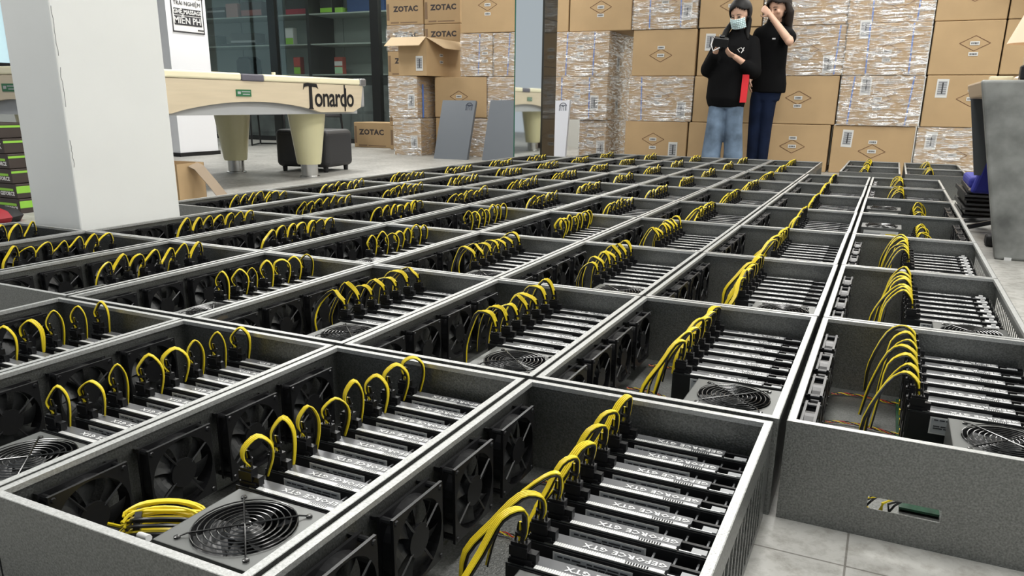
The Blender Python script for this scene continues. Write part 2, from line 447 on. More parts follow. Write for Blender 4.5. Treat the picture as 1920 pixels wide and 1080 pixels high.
def plug_mesh():
    b = MB()
    b.box(-0.011, 0.011, -0.006, 0.006, 0.0, 0.020, 0)
    b.box(-0.012, 0.012, -0.0085, -0.006, 0.003, 0.016, 0)
    b.box(-0.004, 0.004, 0.006, 0.009, 0.004, 0.018, 0)
    for i in range(4):
        b.tube([(-0.0075 + i * 0.005, 0, 0.020), (-0.005 + i * 0.0035, 0.001, 0.034), (-0.003 + i * 0.002, 0, 0.046)], 0.0016, 5, 0 if i != 1 else 1)
    b.lathe([(0.0075, 0.030), (0.0075, 0.034)], 8, (0, 0, 0), 0)
    b.box(0.011, 0.0225, -0.005, 0.0055, -0.004, 0.009, 0)
    return b.mesh('plug', [BLK, YEL])
# cable shapes, relative to the plug top (x: towards the output side, y: towards the back)
rndc = random.Random(11)
def shape(style, j):
    g = lambda s: rndc.uniform(-s, s)
    if style == 'arc':      # long parallel arcs falling away from the cards
        return [(0, 0, 0), (-0.006, -0.002, 0.026), (-0.030, -0.012, 0.044 + g(.005)), (-0.058 + g(.005), -0.034, 0.018 + g(.008)), (-0.078 + g(.006), -0.062 + g(.008), -0.040), (-0.082 + g(.004), -0.075, -0.100)]
    if style == 'bent':     # sharp bends, running down to the front
        return [(0, 0, 0), (0.003, 0.0, 0.018), (0.000 + g(.004), -0.004, 0.042 + g(.006)), (-0.016 + g(.004), -0.020, 0.036), (-0.038 + g(.008), -0.048 + g(.01), -0.004), (-0.058 + g(.006), -0.070, -0.050), (-0.064, -0.078, -0.10)]
    if style == 'loop':     # upright loops
        w_ = rndc.uniform(0.016, 0.028)
        return [(0, 0, 0), (-0.006, -0.006, 0.018), (-0.004, -0.004, 0.036 + g(.006)), (0.45 * w_, w_ * 0.4, 0.050 + g(.006)), (w_, w_ * 0.9, 0.034), (w_ * 1.05, w_, 0.006), (w_ * 0.6, w_, -0.034)]
    if style == 'lean':     # strands leaning over the neighbouring plug
        return [(0, 0, 0), (0.002, 0.0, 0.026), (-0.002, -0.008, 0.046 + g(.008)), (-0.012, -0.032, 0.026 + g(.01)), (-0.018 + g(.006), -0.052, -0.006), (-0.020, -0.060, -0.05)]
    if style == 'hoop':     # wide thin hoops
        return [(0, 0, 0), (-0.003, 0, 0.020), (-0.013, -0.008, 0.044 + g(.010)), (-0.032 + g(.006), -0.022 + g(.008), 0.046 + g(.010)), (-0.050 + g(.006), -0.038, 0.020), (-0.058, -0.05 + g(.01), -0.025), (-0.056, -0.054, -0.07)]
WD = {'arc': Vector((-0.35, -1, 0)), 'bent': Vector((0.8, -0.6, 0)), 'loop': Vector((-0.75, 0.65, 0)), 'lean': Vector((1, -0.2, 0)), 'hoop': Vector((-0.4, -1, 0))}
CAB = {}
for st in WD:
    CAB[st] = [ribbon(shape(st, j), 4, 3, 0.0015, 18, WD[st], 5, rndc.uniform(-0.5, 0.5))[0] for j in range(9)]
    CAB[st + '_far'] = [ribbon(shape(st, j), 2, 2, 0.0019, 12, WD[st], 4, rndc.uniform(-0.5, 0.5))[0] for j in range(9)]
def psu_mesh(label=False):
    b = MB()   # 0 grey, 1 label, 2 accent yellow, 3 dark
    w_, l_, h_ = 0.163, 0.146, 0.098; n = 32; rr = 0.0665; cx, cy = w_ / 2, l_ / 2
    b.box(0, w_, 0, 0.0012, 0, h_); b.box(0, w_, l_ - 0.0012, l_, 0, h_); b.box(0, 0.0012, 0, l_, 0, h_); b.box(w_ - 0.0012, w_, 0, l_, 0, h_)
    b.box(0, w_, 0, l_, 0, 0.001); b.box(0.002, w_ - 0.002, 0.002, l_ - 0.002, 0.05, 0.052, 3)
    def sq(a):
        c, s = math.cos(a), math.sin(a); k = min((w_ / 2) / max(abs(c), 1e-6), (l_ / 2) / max(abs(s), 1e-6)); return (cx + c * k, cy + s * k)
    for i in range(n):
        a0, a1 = 2 * PI * i / n, 2 * PI * (i + 1) / n
        p, q = sq(a0), sq(a1)
        b.quad([(*p, h_), (*q, h_), (cx + rr * math.cos(a1), cy + rr * math.sin(a1), h_), (cx + rr * math.cos(a0), cy + rr * math.sin(a0), h_)])
        b.quad([(cx + rr * math.cos(a0), cy + rr * math.sin(a0), h_), (cx + rr * math.cos(a1), cy + rr * math.sin(a1), h_), (cx + rr * math.cos(a1), cy + rr * math.sin(a1), h_ - 0.02), (cx + rr * math.cos(a0), cy + rr * math.sin(a0), h_ - 0.02)], 3)
    # corner fill of the top plate
    for (xx, yy) in ((0, 0), (w_, 0), (w_, l_), (0, l_)):
        k = n; best = sorted(range(n), key=lambda i: (sq(2 * PI * i / n)[0] - xx) ** 2 + (sq(2 * PI * i / n)[1] - yy) ** 2)[:2]
        a, c_ = sq(2 * PI * best[0] / n), sq(2 * PI * best[1] / n)
        b.quad([(*a, h_), (*c_, h_), (xx, yy, h_)])
    return b.mesh('power_supply', [PSUM, LBL, YEL, BLK2])
def grille_mesh():
    b = MB()
    for k in range(8):
        r = 0.009 + k * 0.0081
        b.tube([(r * math.cos(2 * PI * i / 32), r * math.sin(2 * PI * i / 32), 0.003) for i in range(32)], 0.0010, 5, 0, True)
    b.lathe([(0.007, 0.002), (0.007, 0.0035)], 12)
    for a in (0, PI / 2, PI, 3 * PI / 2):
        a += PI / 4; c, s = math.cos(a), math.sin(a)
        b.tube([(0, 0, 0.0045), (0.068 * c, 0.068 * s, 0.0045), (0.080 * c, 0.080 * s, 0.0015)], 0.0012, 5)
        b.lathe([(0.0042, 0.0), (0.0042, 0.0025), (0.0025, 0.003)], 10, (0.080 * c, 0.080 * s, 0))
    return b.mesh('grille', [WIRE], 50)
def psu_fan_mesh():
    b = MB(); b.lathe([(0.022, -0.022), (0.022, -0.004), (0.019, -0.003)], 20)
    for k in range(9):
        a0 = 2 * PI * k / 9
        for j in range(4):
            r0, r1 = 0.022 + 0.0105 * j, 0.022 + 0.0105 * (j + 1)
            q = []
            for (r, u) in ((r0, 0), (r0, 1), (r1, 1), (r1, 0)):
                a = a0 + u * 0.5 + (r - 0.022) * 6; q.append((r * math.cos(a), r * math.sin(a), -0.006 - 0.012 * u))
            b.quad(q)
    return b.mesh('fan', [FANB])
def coil_mesh():
    b = MB(); rnd = random.Random(8)
    for k in range(22):
        oy = rnd.uniform(-0.014, 0.014); oz = rnd.uniform(0, 0.022); ln = rnd.uniform(0.036, 0.05)
        mi = 0 if k % 4 else 1
        pts = []
        for i in range(13):
            t = i / 12; a = PI * t
            pts.append((-ln * math.cos(a) + rnd.uniform(-.001, .001), oy + 0.014 * math.sin(a) * (1 if k % 2 else -1), oz + 0.010 * math.sin(a)))
        b.tube(pts, 0.0019, 5, mi)
    b.lathe([(0.016, -0.004), (0.016, 0.004)], 10, (-0.03, 0, 0.014), 1, 'x')
    for k in range(5):
        b.tube([(-0.045, rnd.uniform(-.01, .01), 0.012), (-0.055, 0.008 * k - 0.02, 0.004), (-0.060 - 0.003 * k, 0.01 * k - 0.02, 0.003)], 0.0018, 5, 1 if k % 2 else 0)
    return b.mesh('cable_coil', [YEL, BKC], 60)
def twisted_mesh(arch=False):
    b = MB()
    n = 40
    for k, mi in enumerate((0, 1, 2)):
        pts = []
        for i in range(n + 1):
            t = i / n; a = t * 26 + k * 2.094
            y = 0.012 * math.sin(t * 5)
            z = 0.004 + (0.07 * math.sin(PI * t) if arch else 0)
            pts.append((0.155 * t, y + 0.0022 * math.cos(a), z + 0.0022 * math.sin(a)))
        b.tube(pts, 0.0011, 4, mi)
    return b.mesh('fan_wire', [BKC, RED, YEL])
def board_mesh():
    b = MB()
    b.box(-0.035, 0.190, -0.150, 0.315, 0.006, 0.008, 0)
    b.box(-0.030, 0.030, -0.24, -0.16, 0.006, 0.010, 0)
    for i in range(8):
        b.box(0.012, 0.100, 0.2885 - 0.060 * i, 0.2965 - 0.060 * i, 0.008, 0.0185, 1)
        b.box(-0.03, -0.015, 0.27 - 0.060 * i, 0.28 - 0.060 * i, 0.008, 0.02, 2)
    return b.mesh('motherboard', [MOBO, BLK, YEL])
cs_, rm_ = casing_mesh()
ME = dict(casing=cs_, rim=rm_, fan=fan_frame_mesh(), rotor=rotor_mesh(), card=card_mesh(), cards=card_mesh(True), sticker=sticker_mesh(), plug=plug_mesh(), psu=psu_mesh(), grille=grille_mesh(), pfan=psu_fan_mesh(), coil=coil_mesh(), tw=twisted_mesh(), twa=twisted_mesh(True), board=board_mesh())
ME['letters'] = text_mesh('GEFORCE GTX', 0.0125, WHT, 0.0002, 0.0003, sx=1.2, spacing=1.10, res=1)
ME['letters'].transform(Matrix.Rotation(PI, 4, 'Z'))
t_ = MB(); t_.box(0, 0.019, 0.001, 0.0125, 0, 0.009); ME['tab'] = t_.mesh('white_tab', [mat('grey_tab', (0.42, 0.43, 0.44), 0.4)])
t_ = MB(); t_.box(-0.006, 0.020, -0.002, 0.020, 0, 0.012); t_.box(0.002, 0.012, 0.004, 0.012, 0.012, 0.018); ME['bigtab'] = t_.mesh('white_tab', [WTAG])
t_ = MB(); t_.box(0, 0.14, -0.0012, 0, 0, 0.050, 0); t_.box(0.004, 0.07, -0.002, -0.0012, 0.008, 0.040, 1); t_.box(0.09, 0.132, -0.002, -0.0012, 0.010, 0.038, 2); ME['psulabel'] = t_.mesh('rating_label', [LBL, LBLG, YEL])
t_ = MB(); t_.tube([(0, 0, 0), (0.022, -0.004, 0.004)], 0.0045, 8); ME['screwcap'] = t_.mesh('white_cap', [WTAG], 60)

rndr = random.Random(21)
def make_rig(x, y, label, group, style='bent', detail=2, ncards=8, psudx=0.0, flip=False, coil=False, bigtab=False, wires=False, rz=None, nloops=8, cap=False):
    rz = rndr.uniform(-0.0015, 0.0015) if rz is None else rz
    e = empty('mining_rig', (x, y, 0.0), rz + (PI if flip else 0))
    tag(e, label, 'mining rig', group)
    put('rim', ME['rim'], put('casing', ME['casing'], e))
    put('motherboard', ME['board'], e)
    for fy in (0.225, 0.070, -0.085, -0.240):
        f = put('cooling_fan', ME['fan'], e, (-W2 + 0.027, fy, 0.090))
        if detail > 0: put('rotor', ME['rotor'], f, (0, 0, 0), (rndr.uniform(0, 1), 0, 0))
    pitch = 0.0578 if ncards < 8 else 0.0585
    for i in range(ncards):
        yc = 0.293 - pitch * i
        cd = put('graphics_card', ME['card'] if detail > 1 else ME['cards'], e, (rndr.uniform(-.001, .001), yc, 0))
        if detail > 1:
            put('sticker', ME['sticker'], cd)
            put('lettering', ME['letters'], cd, (0.094, 0.0198, 0.1179))
            put('white_tab', ME['bigtab'] if bigtab else ME['tab'], cd, (0.166, 0.006, 0.108))
        elif bigtab: put('white_tab', ME['bigtab'], cd, (0.166, 0.010, 0.108))
        if i < nloops or rndr.random() < 0.5:
            cb = put('power_cable', CAB[style if detail > 1 else style + '_far'][rndr.randrange(9)], e, (-0.014, yc + 0.012, 0.166), (0, 0, rndr.uniform(-0.35, 0.35) if style in ('loop', 'lean', 'bent') else rndr.uniform(-0.12, 0.12)))
            cb.scale = (rndr.uniform(0.8, 1.15), rndr.uniform(0.8, 1.15), rndr.uniform(0.78, 1.05) if style != 'arc' else rndr.uniform(0.95, 1.05))
            cb.location.z = 0.146
        pg = put('plug', ME['plug'], cd, (-0.016, 0.012, 0.124))
        if detail == 0 and False: pass
    px, py = (0.012, -0.243) if ncards < 8 else (-0.002, -0.285)
    px += psudx
    ps = put('power_supply', ME['psu'], e, (px, py, 0.031 + (0.010 if flip else 0)))
    g = put('grille', ME['grille'], ps, (0.0815, 0.073, 0.098))
    if detail > 0: put('fan', ME['pfan'], ps, (0.0815, 0.073, 0.096))
    if flip:
        put('rating_label', ME['psulabel'], ps, (0.151, 0.1475, 0.036), (0, 0, PI))
    if coil: put('cable_coil', ME['coil'], e, (-0.070, -0.215, 0.078), (0, 0.12, 0.7)).scale = (1.05, 1.3, 1.3)
    if cap: put('white_cap', ME['screwcap'], e, (-0.020, -0.288, 0.1315))
    if wires:
        for (wy, arch) in ((0.285, False), (0.10, False), (-0.05, wires == 2)):
            put('fan_wire', ME['twa'] if arch else ME['tw'], e, (-0.172, wy, 0.003), (0, 0, rndr.uniform(-0.2, 0.1)))
    return e

ORD = ['first', 'second', 'third', 'fourth', 'fifth', 'sixth', 'seventh', 'eighth', 'ninth', 'tenth', 'eleventh']
YR = [-0.3510, 0.3510, 1.0530, 1.7550, 2.4570, 3.1590, 3.8610, 4.590, 5.325, 6.045]       # row centres, row index from -1
XC = [0.2215, -0.2165, -0.651, -1.082, -1.512, -1.948, -2.387, -2.8175]              # column centres
COLS = {0: range(1, 8), 1: range(0, 8), 2: range(0, 10), 3: range(0, 10), 4: range(0, 10), 5: range(1, 10), 6: range(1, 10), 7: [1, 3, 4, 5, 6, 7, 8]}
STY = {0: 'arc', 1: 'bent', 2: 'loop', 3: 'loop', 4: 'loop', 5: 'lean', 6: 'lean', 7: 'lean'}
SPECIAL = {
 (1, 0): ('open grey mining rig with eight lettered cards and bare inner floor, nearest the lens', 'bent'),
 (2, 0): ('open grey mining rig with a coil of yellow wires beside its power supply', 'loop'),
 (0, 1): ('open grey mining rig whose speckled front wall has a small rectangular slot, by bare floor', 'arc'),
 (2, 1): ('open grey mining rig behind the one with a coiled yellow cable bundle', 'hoop'),
 (3, 0): ('open grey mining rig left of the one with the coiled yellow wires', 'loop'),
 (3, 1): ('open grey mining rig with stains on the inside of its long wall', 'hoop'),
 (2, 2): ('open grey mining rig with a few very wide cable hoops, third in its row', 'hoop'),
 (0, 4): ('turned-round mining rig with a silver power supply and gold label, nearest such one', 'hoop'),
 (0, 5): ('turned-round mining rig with a silver power supply and yellow label, farther such one', 'hoop'),
}
for c_, rows in COLS.items():
    for n_, r_i in enumerate(rows):
        x, y = XC[c_], YR[r_i]
        if (c_, r_i) in SPECIAL: lab, st = SPECIAL[(c_, r_i)]
        else:
            if r_i >= 4 and c_ in (3, 4, 5): st = 'lean'
            elif c_ == 1: st = 'bent' if r_i < 4 else 'lean'
            elif c_ == 2: st = 'hoop' if r_i < 4 else 'bent'
            elif c_ == 3 and r_i < 4: st = 'hoop' if r_i == 2 else 'loop'
            else: st = STY[c_]
            side = f'{ORD[c_]} row from the right' if c_ else 'rightmost long row'
            if c_ == 7: side = 'leftmost row'
            lab = f'open grey mining rig, {ORD[n_]} from the front in the {side}'
        det = 2 if r_i <= 3 and not (c_ >= 6 and r_i > 2) else (1 if r_i <= 6 else 0)
        flip = c_ == 0 and r_i in (4, 5)
        jx, jy = rndr.uniform(-0.0015, 0.0015), rndr.uniform(-0.0008, 0.0008)
        if r_i == 0: jx, jy = -0.008, -0.010
        if c_ == 0: jx = 0.0
        make_rig(x + jx, y + jy, lab, 'open mining rigs laid out on the floor', st, det, 6 if flip else (8 if r_i == 0 else 7),
                 0.02 if c_ <= 1 and r_i else 0.0, flip, coil=(c_, r_i) == (2, 0), bigtab=(c_ == 0 and r_i in (2, 3)),
                 wires=(2 if (c_, r_i) == (0, 2) else (1 if c_ <= 1 and r_i <= 2 else 0)), cap=(c_, r_i) == (2, 0), rz=None)
for k, (x, y, lab) in enumerate(((-0.022, 5.69, 'open grey mining rig in the offset pair, left one, nearer half'), (-0.022, 6.40, 'open grey mining rig in the offset pair, left one, farther half by the cartons'),
                                 (0.437, 5.69, 'open grey mining rig in the offset pair, right one, nearer half'), (0.437, 6.40, 'open grey mining rig in the offset pair, right one, farther half by the cartons'))):
    make_rig(x, y, lab, 'open mining rigs laid out on the floor', 'hoop', 0, 8, rz=0.0)
# loose wires seen through the slot of the front case
rg = [o for o in bpy.data.objects if o.get('label') == SPECIAL[(0, 1)][0]][0]
lw = MB(); rnd = random.Random(6)
for k in range(9):
    x0 = -0.095 + 0.006 * k
    lw.tube([(x0, -0.325, 0.03), (x0 + 0.02 * rnd.uniform(-1, 1), -0.332, 0.055), (x0 + 0.03, -0.325, 0.072), (x0 + 0.05, -0.30, 0.06)], 0.0018, 5, 0 if k in (4, 5, 6) else 1)
lw.build('loose_wires', [YEL, BKC], rg)
# stains on the inner wall of the rig in the fourth row
rg = [o for o in bpy.data.objects if o.get('label') == SPECIAL[(3, 1)][0]][0]
st = MB(); rnd = random.Random(2)
for (cy_, cz_, a, b_) in ((-0.29, 0.135, 0.03, 0.012), (-0.25, 0.120, 0.012, 0.02), (-0.225, 0.115, 0.01, 0.02), (-0.262, 0.148, 0.02, 0.008)):
    st.quad([(-W2 + 0.0021, cy_ + a * math.cos(t) * rnd.uniform(.75, 1.1), cz_ + b_ * math.sin(t) * rnd.uniform(.75, 1.1)) for t in [2 * PI * i / 12 for i in range(12)]])
st.build('stain', mat('brown_dust', (0.13, 0.11, 0.08), 0.8), rg)

#@@CARTONS
# ------------------------------------------------------------------ cartons
CARD = mat('corrugated_board', (0.43, 0.295, 0.155), 0.75, bump=0.12, bscale=30, var=0.06, vscale=3.5)
CARDD = mat('board_edge_gap', (0.10, 0.055, 0.03), 0.85)
CARDI = mat('board_inside', (0.56, 0.42, 0.26), 0.8)
TAPE = mat('brown_tape', (0.36, 0.25, 0.13), 0.25)
BRN = mat('brown_ink', (0.12, 0.045, 0.02), 0.7)
DIM = mat('dark_print', (0.045, 0.035, 0.035), 0.7)
BLUS = mat('blue_strap', (0.10, 0.20, 0.55), 0.35)
def film_mat():
    m = bpy.data.materials.new('stretch_film'); m.use_nodes = True
    nt = m.node_tree; n = nt.nodes; L = nt.links; out = n['Material Output']; n.remove(n['Principled BSDF'])
    tc = n.new('ShaderNodeTexCoord'); mp = n.new('ShaderNodeMapping'); mp.inputs['Scale'].default_value = (2.2, 2.2, 15)
    mp.inputs['Rotation'].default_value = (0, 0.12, 0)
    L.new(tc.outputs['Object'], mp.inputs[0])
    nz = n.new('ShaderNodeTexNoise'); nz.inputs['Scale'].default_value = 2.4; nz.inputs['Detail'].default_value = 4; nz.inputs['Roughness'].default_value = 0.6; nz.inputs['Distortion'].default_value = 1.2
    L.new(mp.outputs[0], nz.inputs['Vector'])
    bp = n.new('ShaderNodeBump'); bp.inputs['Strength'].default_value = 1.0; bp.inputs['Distance'].default_value = 0.03
    L.new(nz.outputs['Fac'], bp.inputs['Height'])
    gl = n.new('ShaderNodeBsdfGlossy'); gl.inputs['Roughness'].default_value = 0.2; gl.inputs['Color'].default_value = (1, 1, 1, 1)
    df = n.new('ShaderNodeBsdfDiffuse'); df.inputs['Color'].default_value = (0.75, 0.75, 0.75, 1)
    L.new(bp.outputs[0], gl.inputs['Normal']); L.new(bp.outputs[0], df.inputs['Normal'])
    mx = n.new('ShaderNodeMixShader'); mx.inputs[0].default_value = 0.35; L.new(gl.outputs[0], mx.inputs[1]); L.new(df.outputs[0], mx.inputs[2])
    tr = n.new('ShaderNodeBsdfTransparent')
    rp = n.new('ShaderNodeValToRGB'); rp.color_ramp.elements[0].position = 0.45; rp.color_ramp.elements[0].color = (0.12, 0.12, 0.12, 1)
    rp.color_ramp.elements[1].position = 0.63; rp.color_ramp.elements[1].color = (0.88, 0.88, 0.88, 1)
    n2 = n.new('ShaderNodeTexNoise'); n2.inputs['Scale'].default_value = 3.1; n2.inputs['Detail'].default_value = 5; n2.inputs['Distortion'].default_value = 2.0
    mp2 = n.new('ShaderNodeMapping'); mp2.inputs['Scale'].default_value = (1.6, 1.6, 10); mp2.inputs['Rotation'].default_value = (0, -0.2, 0); mp2.inputs['Location'].default_value = (3, 1, 2)
    L.new(tc.outputs['Object'], mp2.inputs[0]); L.new(mp2.outputs[0], n2.inputs['Vector']); L.new(n2.outputs['Fac'], rp.inputs[0])
    m2 = n.new('ShaderNodeMixShader'); L.new(rp.outputs[0], m2.inputs[0]); L.new(tr.outputs[0], m2.inputs[1]); L.new(mx.outputs[0], m2.inputs[2])
    L.new(m2.outputs[0], out.inputs['Surface'])
    return m
FILM = film_mat()
rb = random.Random(31)
def seal(w_, hh):      # little white label with illegible print
    b = MB(); b.box(-w_ / 2, w_ / 2, -0.002, 0, -hh / 2, hh / 2, 0)
    x = -w_ * 0.38
    while x < w_ * 0.36:
        q = rb.uniform(0.005, 0.010); b.box(x, x + q, -0.003, -0.002, -hh * 0.25, hh * 0.25, 1); x += q + 0.004
    return b
def ship_label():
    b = MB(); b.box(-0.05, 0.05, -0.002, 0, -0.085, 0.085, 0); b.box(-0.037, 0.037, -0.003, -0.002, -0.062, 0.066, 1)
    for i in range(6): b.box(-0.036, 0.036, -0.0036, -0.003, 0.05 - i * 0.02, 0.054 - i * 0.02, 2)
    b.box(-0.004, 0.008, -0.0036, -0.003, -0.05, 0.055, 2)
    return b
SEAL = seal(0.078, 0.034).mesh('printed_label', [LBL, INK]); SHIP = ship_label().mesh('shipping_label', [LBL, LBLG, INK])
def dia_mesh():
    b = MB(); a, h, t = 0.125, 0.067, 0.0045
    for sx in (-1, 1):
        for sz in (-1, 1):
            p, q = Vector((sx * a, 0, 0)), Vector((0, 0, sz * h)); dd = (q - p).normalized(); nn = Vector((-dd.z, 0, dd.x)) * t / 2
            y0, y1 = Vector((0, -0.0016, 0)), Vector((0, 0, 0))
            b.quad([p + nn + y0, q + nn + y0, q - nn + y0, p - nn + y0])
    return b.mesh('diamond_mark', [BRN])
DIA = dia_mesh()
def carton(lab, x0, x1, z0, z1, y0=7.45, dep=0.55, dia=None, seals=None, ship=(), wrap=False, straps=(), text=None, group='cartons stacked along the wall', flap=True, sidelab=False, cat='carton'):
    jy = rb.uniform(-0.012, 0.012) if y0 == 7.45 else 0
    g_ = 0.006
    cx = (x0 + x1) / 2; w_ = x1 - x0 - g_; h_ = z1 - z0
    b = MB(); b.box(-w_ / 2, w_ / 2, 0, dep, 0, h_ - 0.004, 0)
    o = bevel(b.build('cardboard_carton', [CARD], None, (cx, y0 + jy, z0)), 0.008, 2)
    tag(o, lab, cat, group)
    t = MB(); t.box(w_ / 2, w_ / 2 + 0.0015, dep / 2 - 0.03, dep / 2 + 0.03, h_ * 0.12, h_ - 0.02)
    t.build('tape', [TAPE], o)
    if dia: put('diamond_mark', DIA, o, (dia[0] - cx, -0.001, dia[1] - z0)); put('printed_label', SEAL, o, (dia[0] - cx, -0.002, dia[1] - z0))
    if seals is not None: put('printed_label', SEAL, o, (dia[0] - cx, -0.001, dia[1] - z0 + seals))
    for (sx, sz) in ship: put('shipping_label', SHIP, o, (sx - cx, -0.001, sz - z0), (0, rb.uniform(-0.04, 0.04), 0))
    if sidelab: put('shipping_label', SHIP, o, (w_ / 2 + 0.001, 0.35, h_ * 0.3), (0, 0, PI / 2))
    if text:
        mt = text_mesh('ZOTAC', 0.091 * text, DIM, 0.0008, 0.0045, sx=1.15, spacing=1.10)
        put('lettering', mt, o, (0.02 if text == 1.0 else -0.02, -0.001, h_ * 0.60), FACE_NY)
        k = MB(); k.box(-w_ / 2 + 0.012, -w_ / 2 + 0.05, -0.0015, 0, 0.06, h_ - 0.06); k.box(-w_ * 0.38, -w_ * 0.16, -0.0015, 0, 0.02, 0.04); k.box(-w_ * 0.12, w_ * 0.34, -0.0015, 0, 0.022, 0.036)
        k.build('printed_band', [mat('band_print', (0.22, 0.14, 0.08), 0.7)], o)
    if wrap:
        s = MB(); e_ = 0.007; nx, nz = 8, 6
        rr = random.Random(int(abs(x0 * 100)) + int(z0 * 10))
        P = [[(-w_ / 2 - e_ + (w_ + 2 * e_) * i / nx, -e_ - rr.uniform(0, 0.006), -0.0 + (h_ - 0.002) * j / nz) for i in range(nx + 1)] for j in range(nz + 1)]
        for j in range(nz):
            for i in range(nx): s.quad([P[j][i], P[j][i + 1], P[j + 1][i + 1], P[j + 1][i]])
        s.quad([(w_ / 2 + e_, -e_, 0), (w_ / 2 + e_, dep, 0), (w_ / 2 + e_, dep, h_ - 0.002), (w_ / 2 + e_, -e_, h_ - 0.002)])
        s.build('stretch_wrap', [FILM], o)
    for sx in straps:
        s = MB(); tlt = rb.uniform(-0.03, 0.03)
        s.quad([(sx - cx - 0.007, -0.005, 0.01), (sx - cx + 0.007, -0.005, 0.01), (sx - cx + 0.007 + tlt, -0.005, h_ - 0.01), (sx - cx - 0.007 + tlt, -0.005, h_ - 0.01)])
        s.build('strap', [BLUS], o)
    return o
# main wall of cartons, columns from the mirrored column to the counter
z1_, z2_, z3_, z4_ = 0.475, 0.952, 1.432, 1.95
carton('narrow plain carton top left of the wall, just beside the dark column', -3.52, -3.365, z3_, z4_)
carton('plain carton with diamond mark, topmost of the stack beside the dark column', -3.36, -2.63, z3_, z4_, dep=0.9, dia=(-2.99, 1.68), seals=-0.085)
carton('film-wrapped carton below the topmost one beside the dark column', -3.52, -2.87, z2_, z3_, dep=1.05, dia=(-3.21, 1.27), seals=-0.07, wrap=True, straps=(-3.38, -3.05), sidelab=True)
carton('film-wrapped carton with a torn white flap of film, second from floor beside the dark column', -3.52, -2.87, z1_, z2_, dep=1.05, dia=(-3.23, 0.80), seals=-0.07, ship=((-3.02, 0.66),), wrap=True, straps=(-3.42, -3.08), sidelab=True)
carton('film-wrapped carton on the floor beside the dark column and pale leaning lid', -3.2, -2.87, 0, z1_, dep=1.05, dia=(-3.06, 0.30), seals=-0.08, ship=((-2.93, 0.16),), wrap=True)
bcol = [(-2.612, -1.913), (-2.60, -1.90), (-2.621, -1.903), (-2.64, -1.93)]
carton('film-wrapped carton with two blue straps, topmost of the second stack from the dark column', *bcol[0], z3_, z4_, dia=(-2.26, 1.70), seals=-0.08, ship=((-2.02, 1.6),), wrap=True, straps=(-2.42, -2.08))
carton('unwrapped carton with diamond below its label, between wrapped ones in the second stack', *bcol[1], z2_, z3_, dia=(-2.28, 1.165), seals=0.08)
carton('film-wrapped carton over a torn strap, second from floor in the second stack', *bcol[2], z1_, z2_, dia=(-2.28, 0.74), seals=-0.08, ship=((-2.02, 0.60),), wrap=True, straps=(-2.46,))
carton('unwrapped carton with diamond and white shipping label, on floor of the second stack', *bcol[3], 0, z1_, dia=(-2.31, 0.28), seals=-0.09, ship=((-2.08, 0.17),))
ccol = [(-1.894, -1.251), (-1.883, -1.224), (-1.892, -1.223), (-1.919, -1.232)]
carton('plain carton with diamond mark behind the head of the woman holding the black gadget', *ccol[0], z3_, z4_, dia=(-1.56, 1.64), seals=0.09)
carton('plain carton with white shipping label just left of the woman in the mask', *ccol[1], z2_, z3_, ship=((-1.76, 1.29),))
carton('plain carton behind the hem of the black hoodie', *ccol[2], z1_, z2_)
carton('plain carton on the floor behind the pale blue jeans', *ccol[3], 0, z1_)
carton('film-wrapped carton crossed by a diagonal film fold, top, behind the dark-haired woman', -1.238, -0.452, z3_, z4_, dia=(-0.75, 1.74), wrap=True)
carton('film-wrapped carton with shipping label right of the raised elbow', -1.215, -0.437, z2_, z3_, dia=(-0.80, 1.2), seals=-0.085, ship=((-0.575, 1.06),), wrap=True, straps=(-0.51,))
carton('unwrapped carton with diamond mark right of the black polo shirt', -1.211, -0.445, z1_, z2_, dia=(-0.82, 0.735), seals=-0.08)
carton('unwrapped carton on the floor right of the dark jeans, diamond under its label', -1.219, -0.476, 0, z1_, dia=(-0.83, 0.25), seals=0.085, ship=((-1.13, 0.36), (-1.15, 0.12)))
carton('thickly film-wrapped carton, topmost, with two blue straps and small white label', -0.444, 0.306, z3_, z4_, dia=(0.0, 1.62), wrap=True, straps=(-0.22, 0.17), ship=())
carton('thickly film-wrapped carton with two slanting blue straps, third from floor', -0.431, 0.304, z2_, z3_, dia=(-0.05, 1.17), seals=-0.08, wrap=True, straps=(-0.22, 0.16), ship=((-0.27, 1.375),))
carton('film-wrapped carton bulging at its base with a pale blue strap end, second from floor', -0.431, 0.307, z1_, z2_, dia=(-0.08, 0.73), seals=-0.09, wrap=True, straps=(-0.33, 0.19), ship=((-0.2, 0.85),))
carton('unwrapped carton on the floor with diamond, label and shipping note at its corner', -0.454, 0.298, 0, z1_, dia=(-0.07, 0.225), seals=0.09, ship=((-0.31, 0.345),))
carton('plain carton, topmost left of the lamp, with a black mark at its corner', 0.315, 0.90, z3_, z4_, dia=(0.62, 1.66))
carton('plain carton with large diamond mark, level with the lamp shade', 0.320, 0.90, z2_, z3_, dia=(0.675, 1.23), seals=-0.095)
carton('plain carton with white shipping note, half behind the grey counter', 0.325, 0.90, z1_, z2_, dia=(0.72, 0.735), seals=0.085, ship=((0.465, 0.83),))
carton('film-wrapped carton on the floor behind the offset pair of rigs', 0.313, 0.90, 0, z1_, dia=(0.64, 0.215), seals=0.085, ship=((0.44, 0.345),), wrap=True)
carton('plain carton in the last stack, top, under the open flap', 0.906, 1.5, z3_, z4_)
carton('plain carton in the last stack directly behind the peach lamp shade', 0.906, 1.5, z2_, z3_)
carton('plain carton in the last stack, second from floor behind the counter', 0.906, 1.5, z1_, z2_)
carton('plain carton in the last stack, on the floor behind the counter', 0.906, 1.5, 0, z1_)
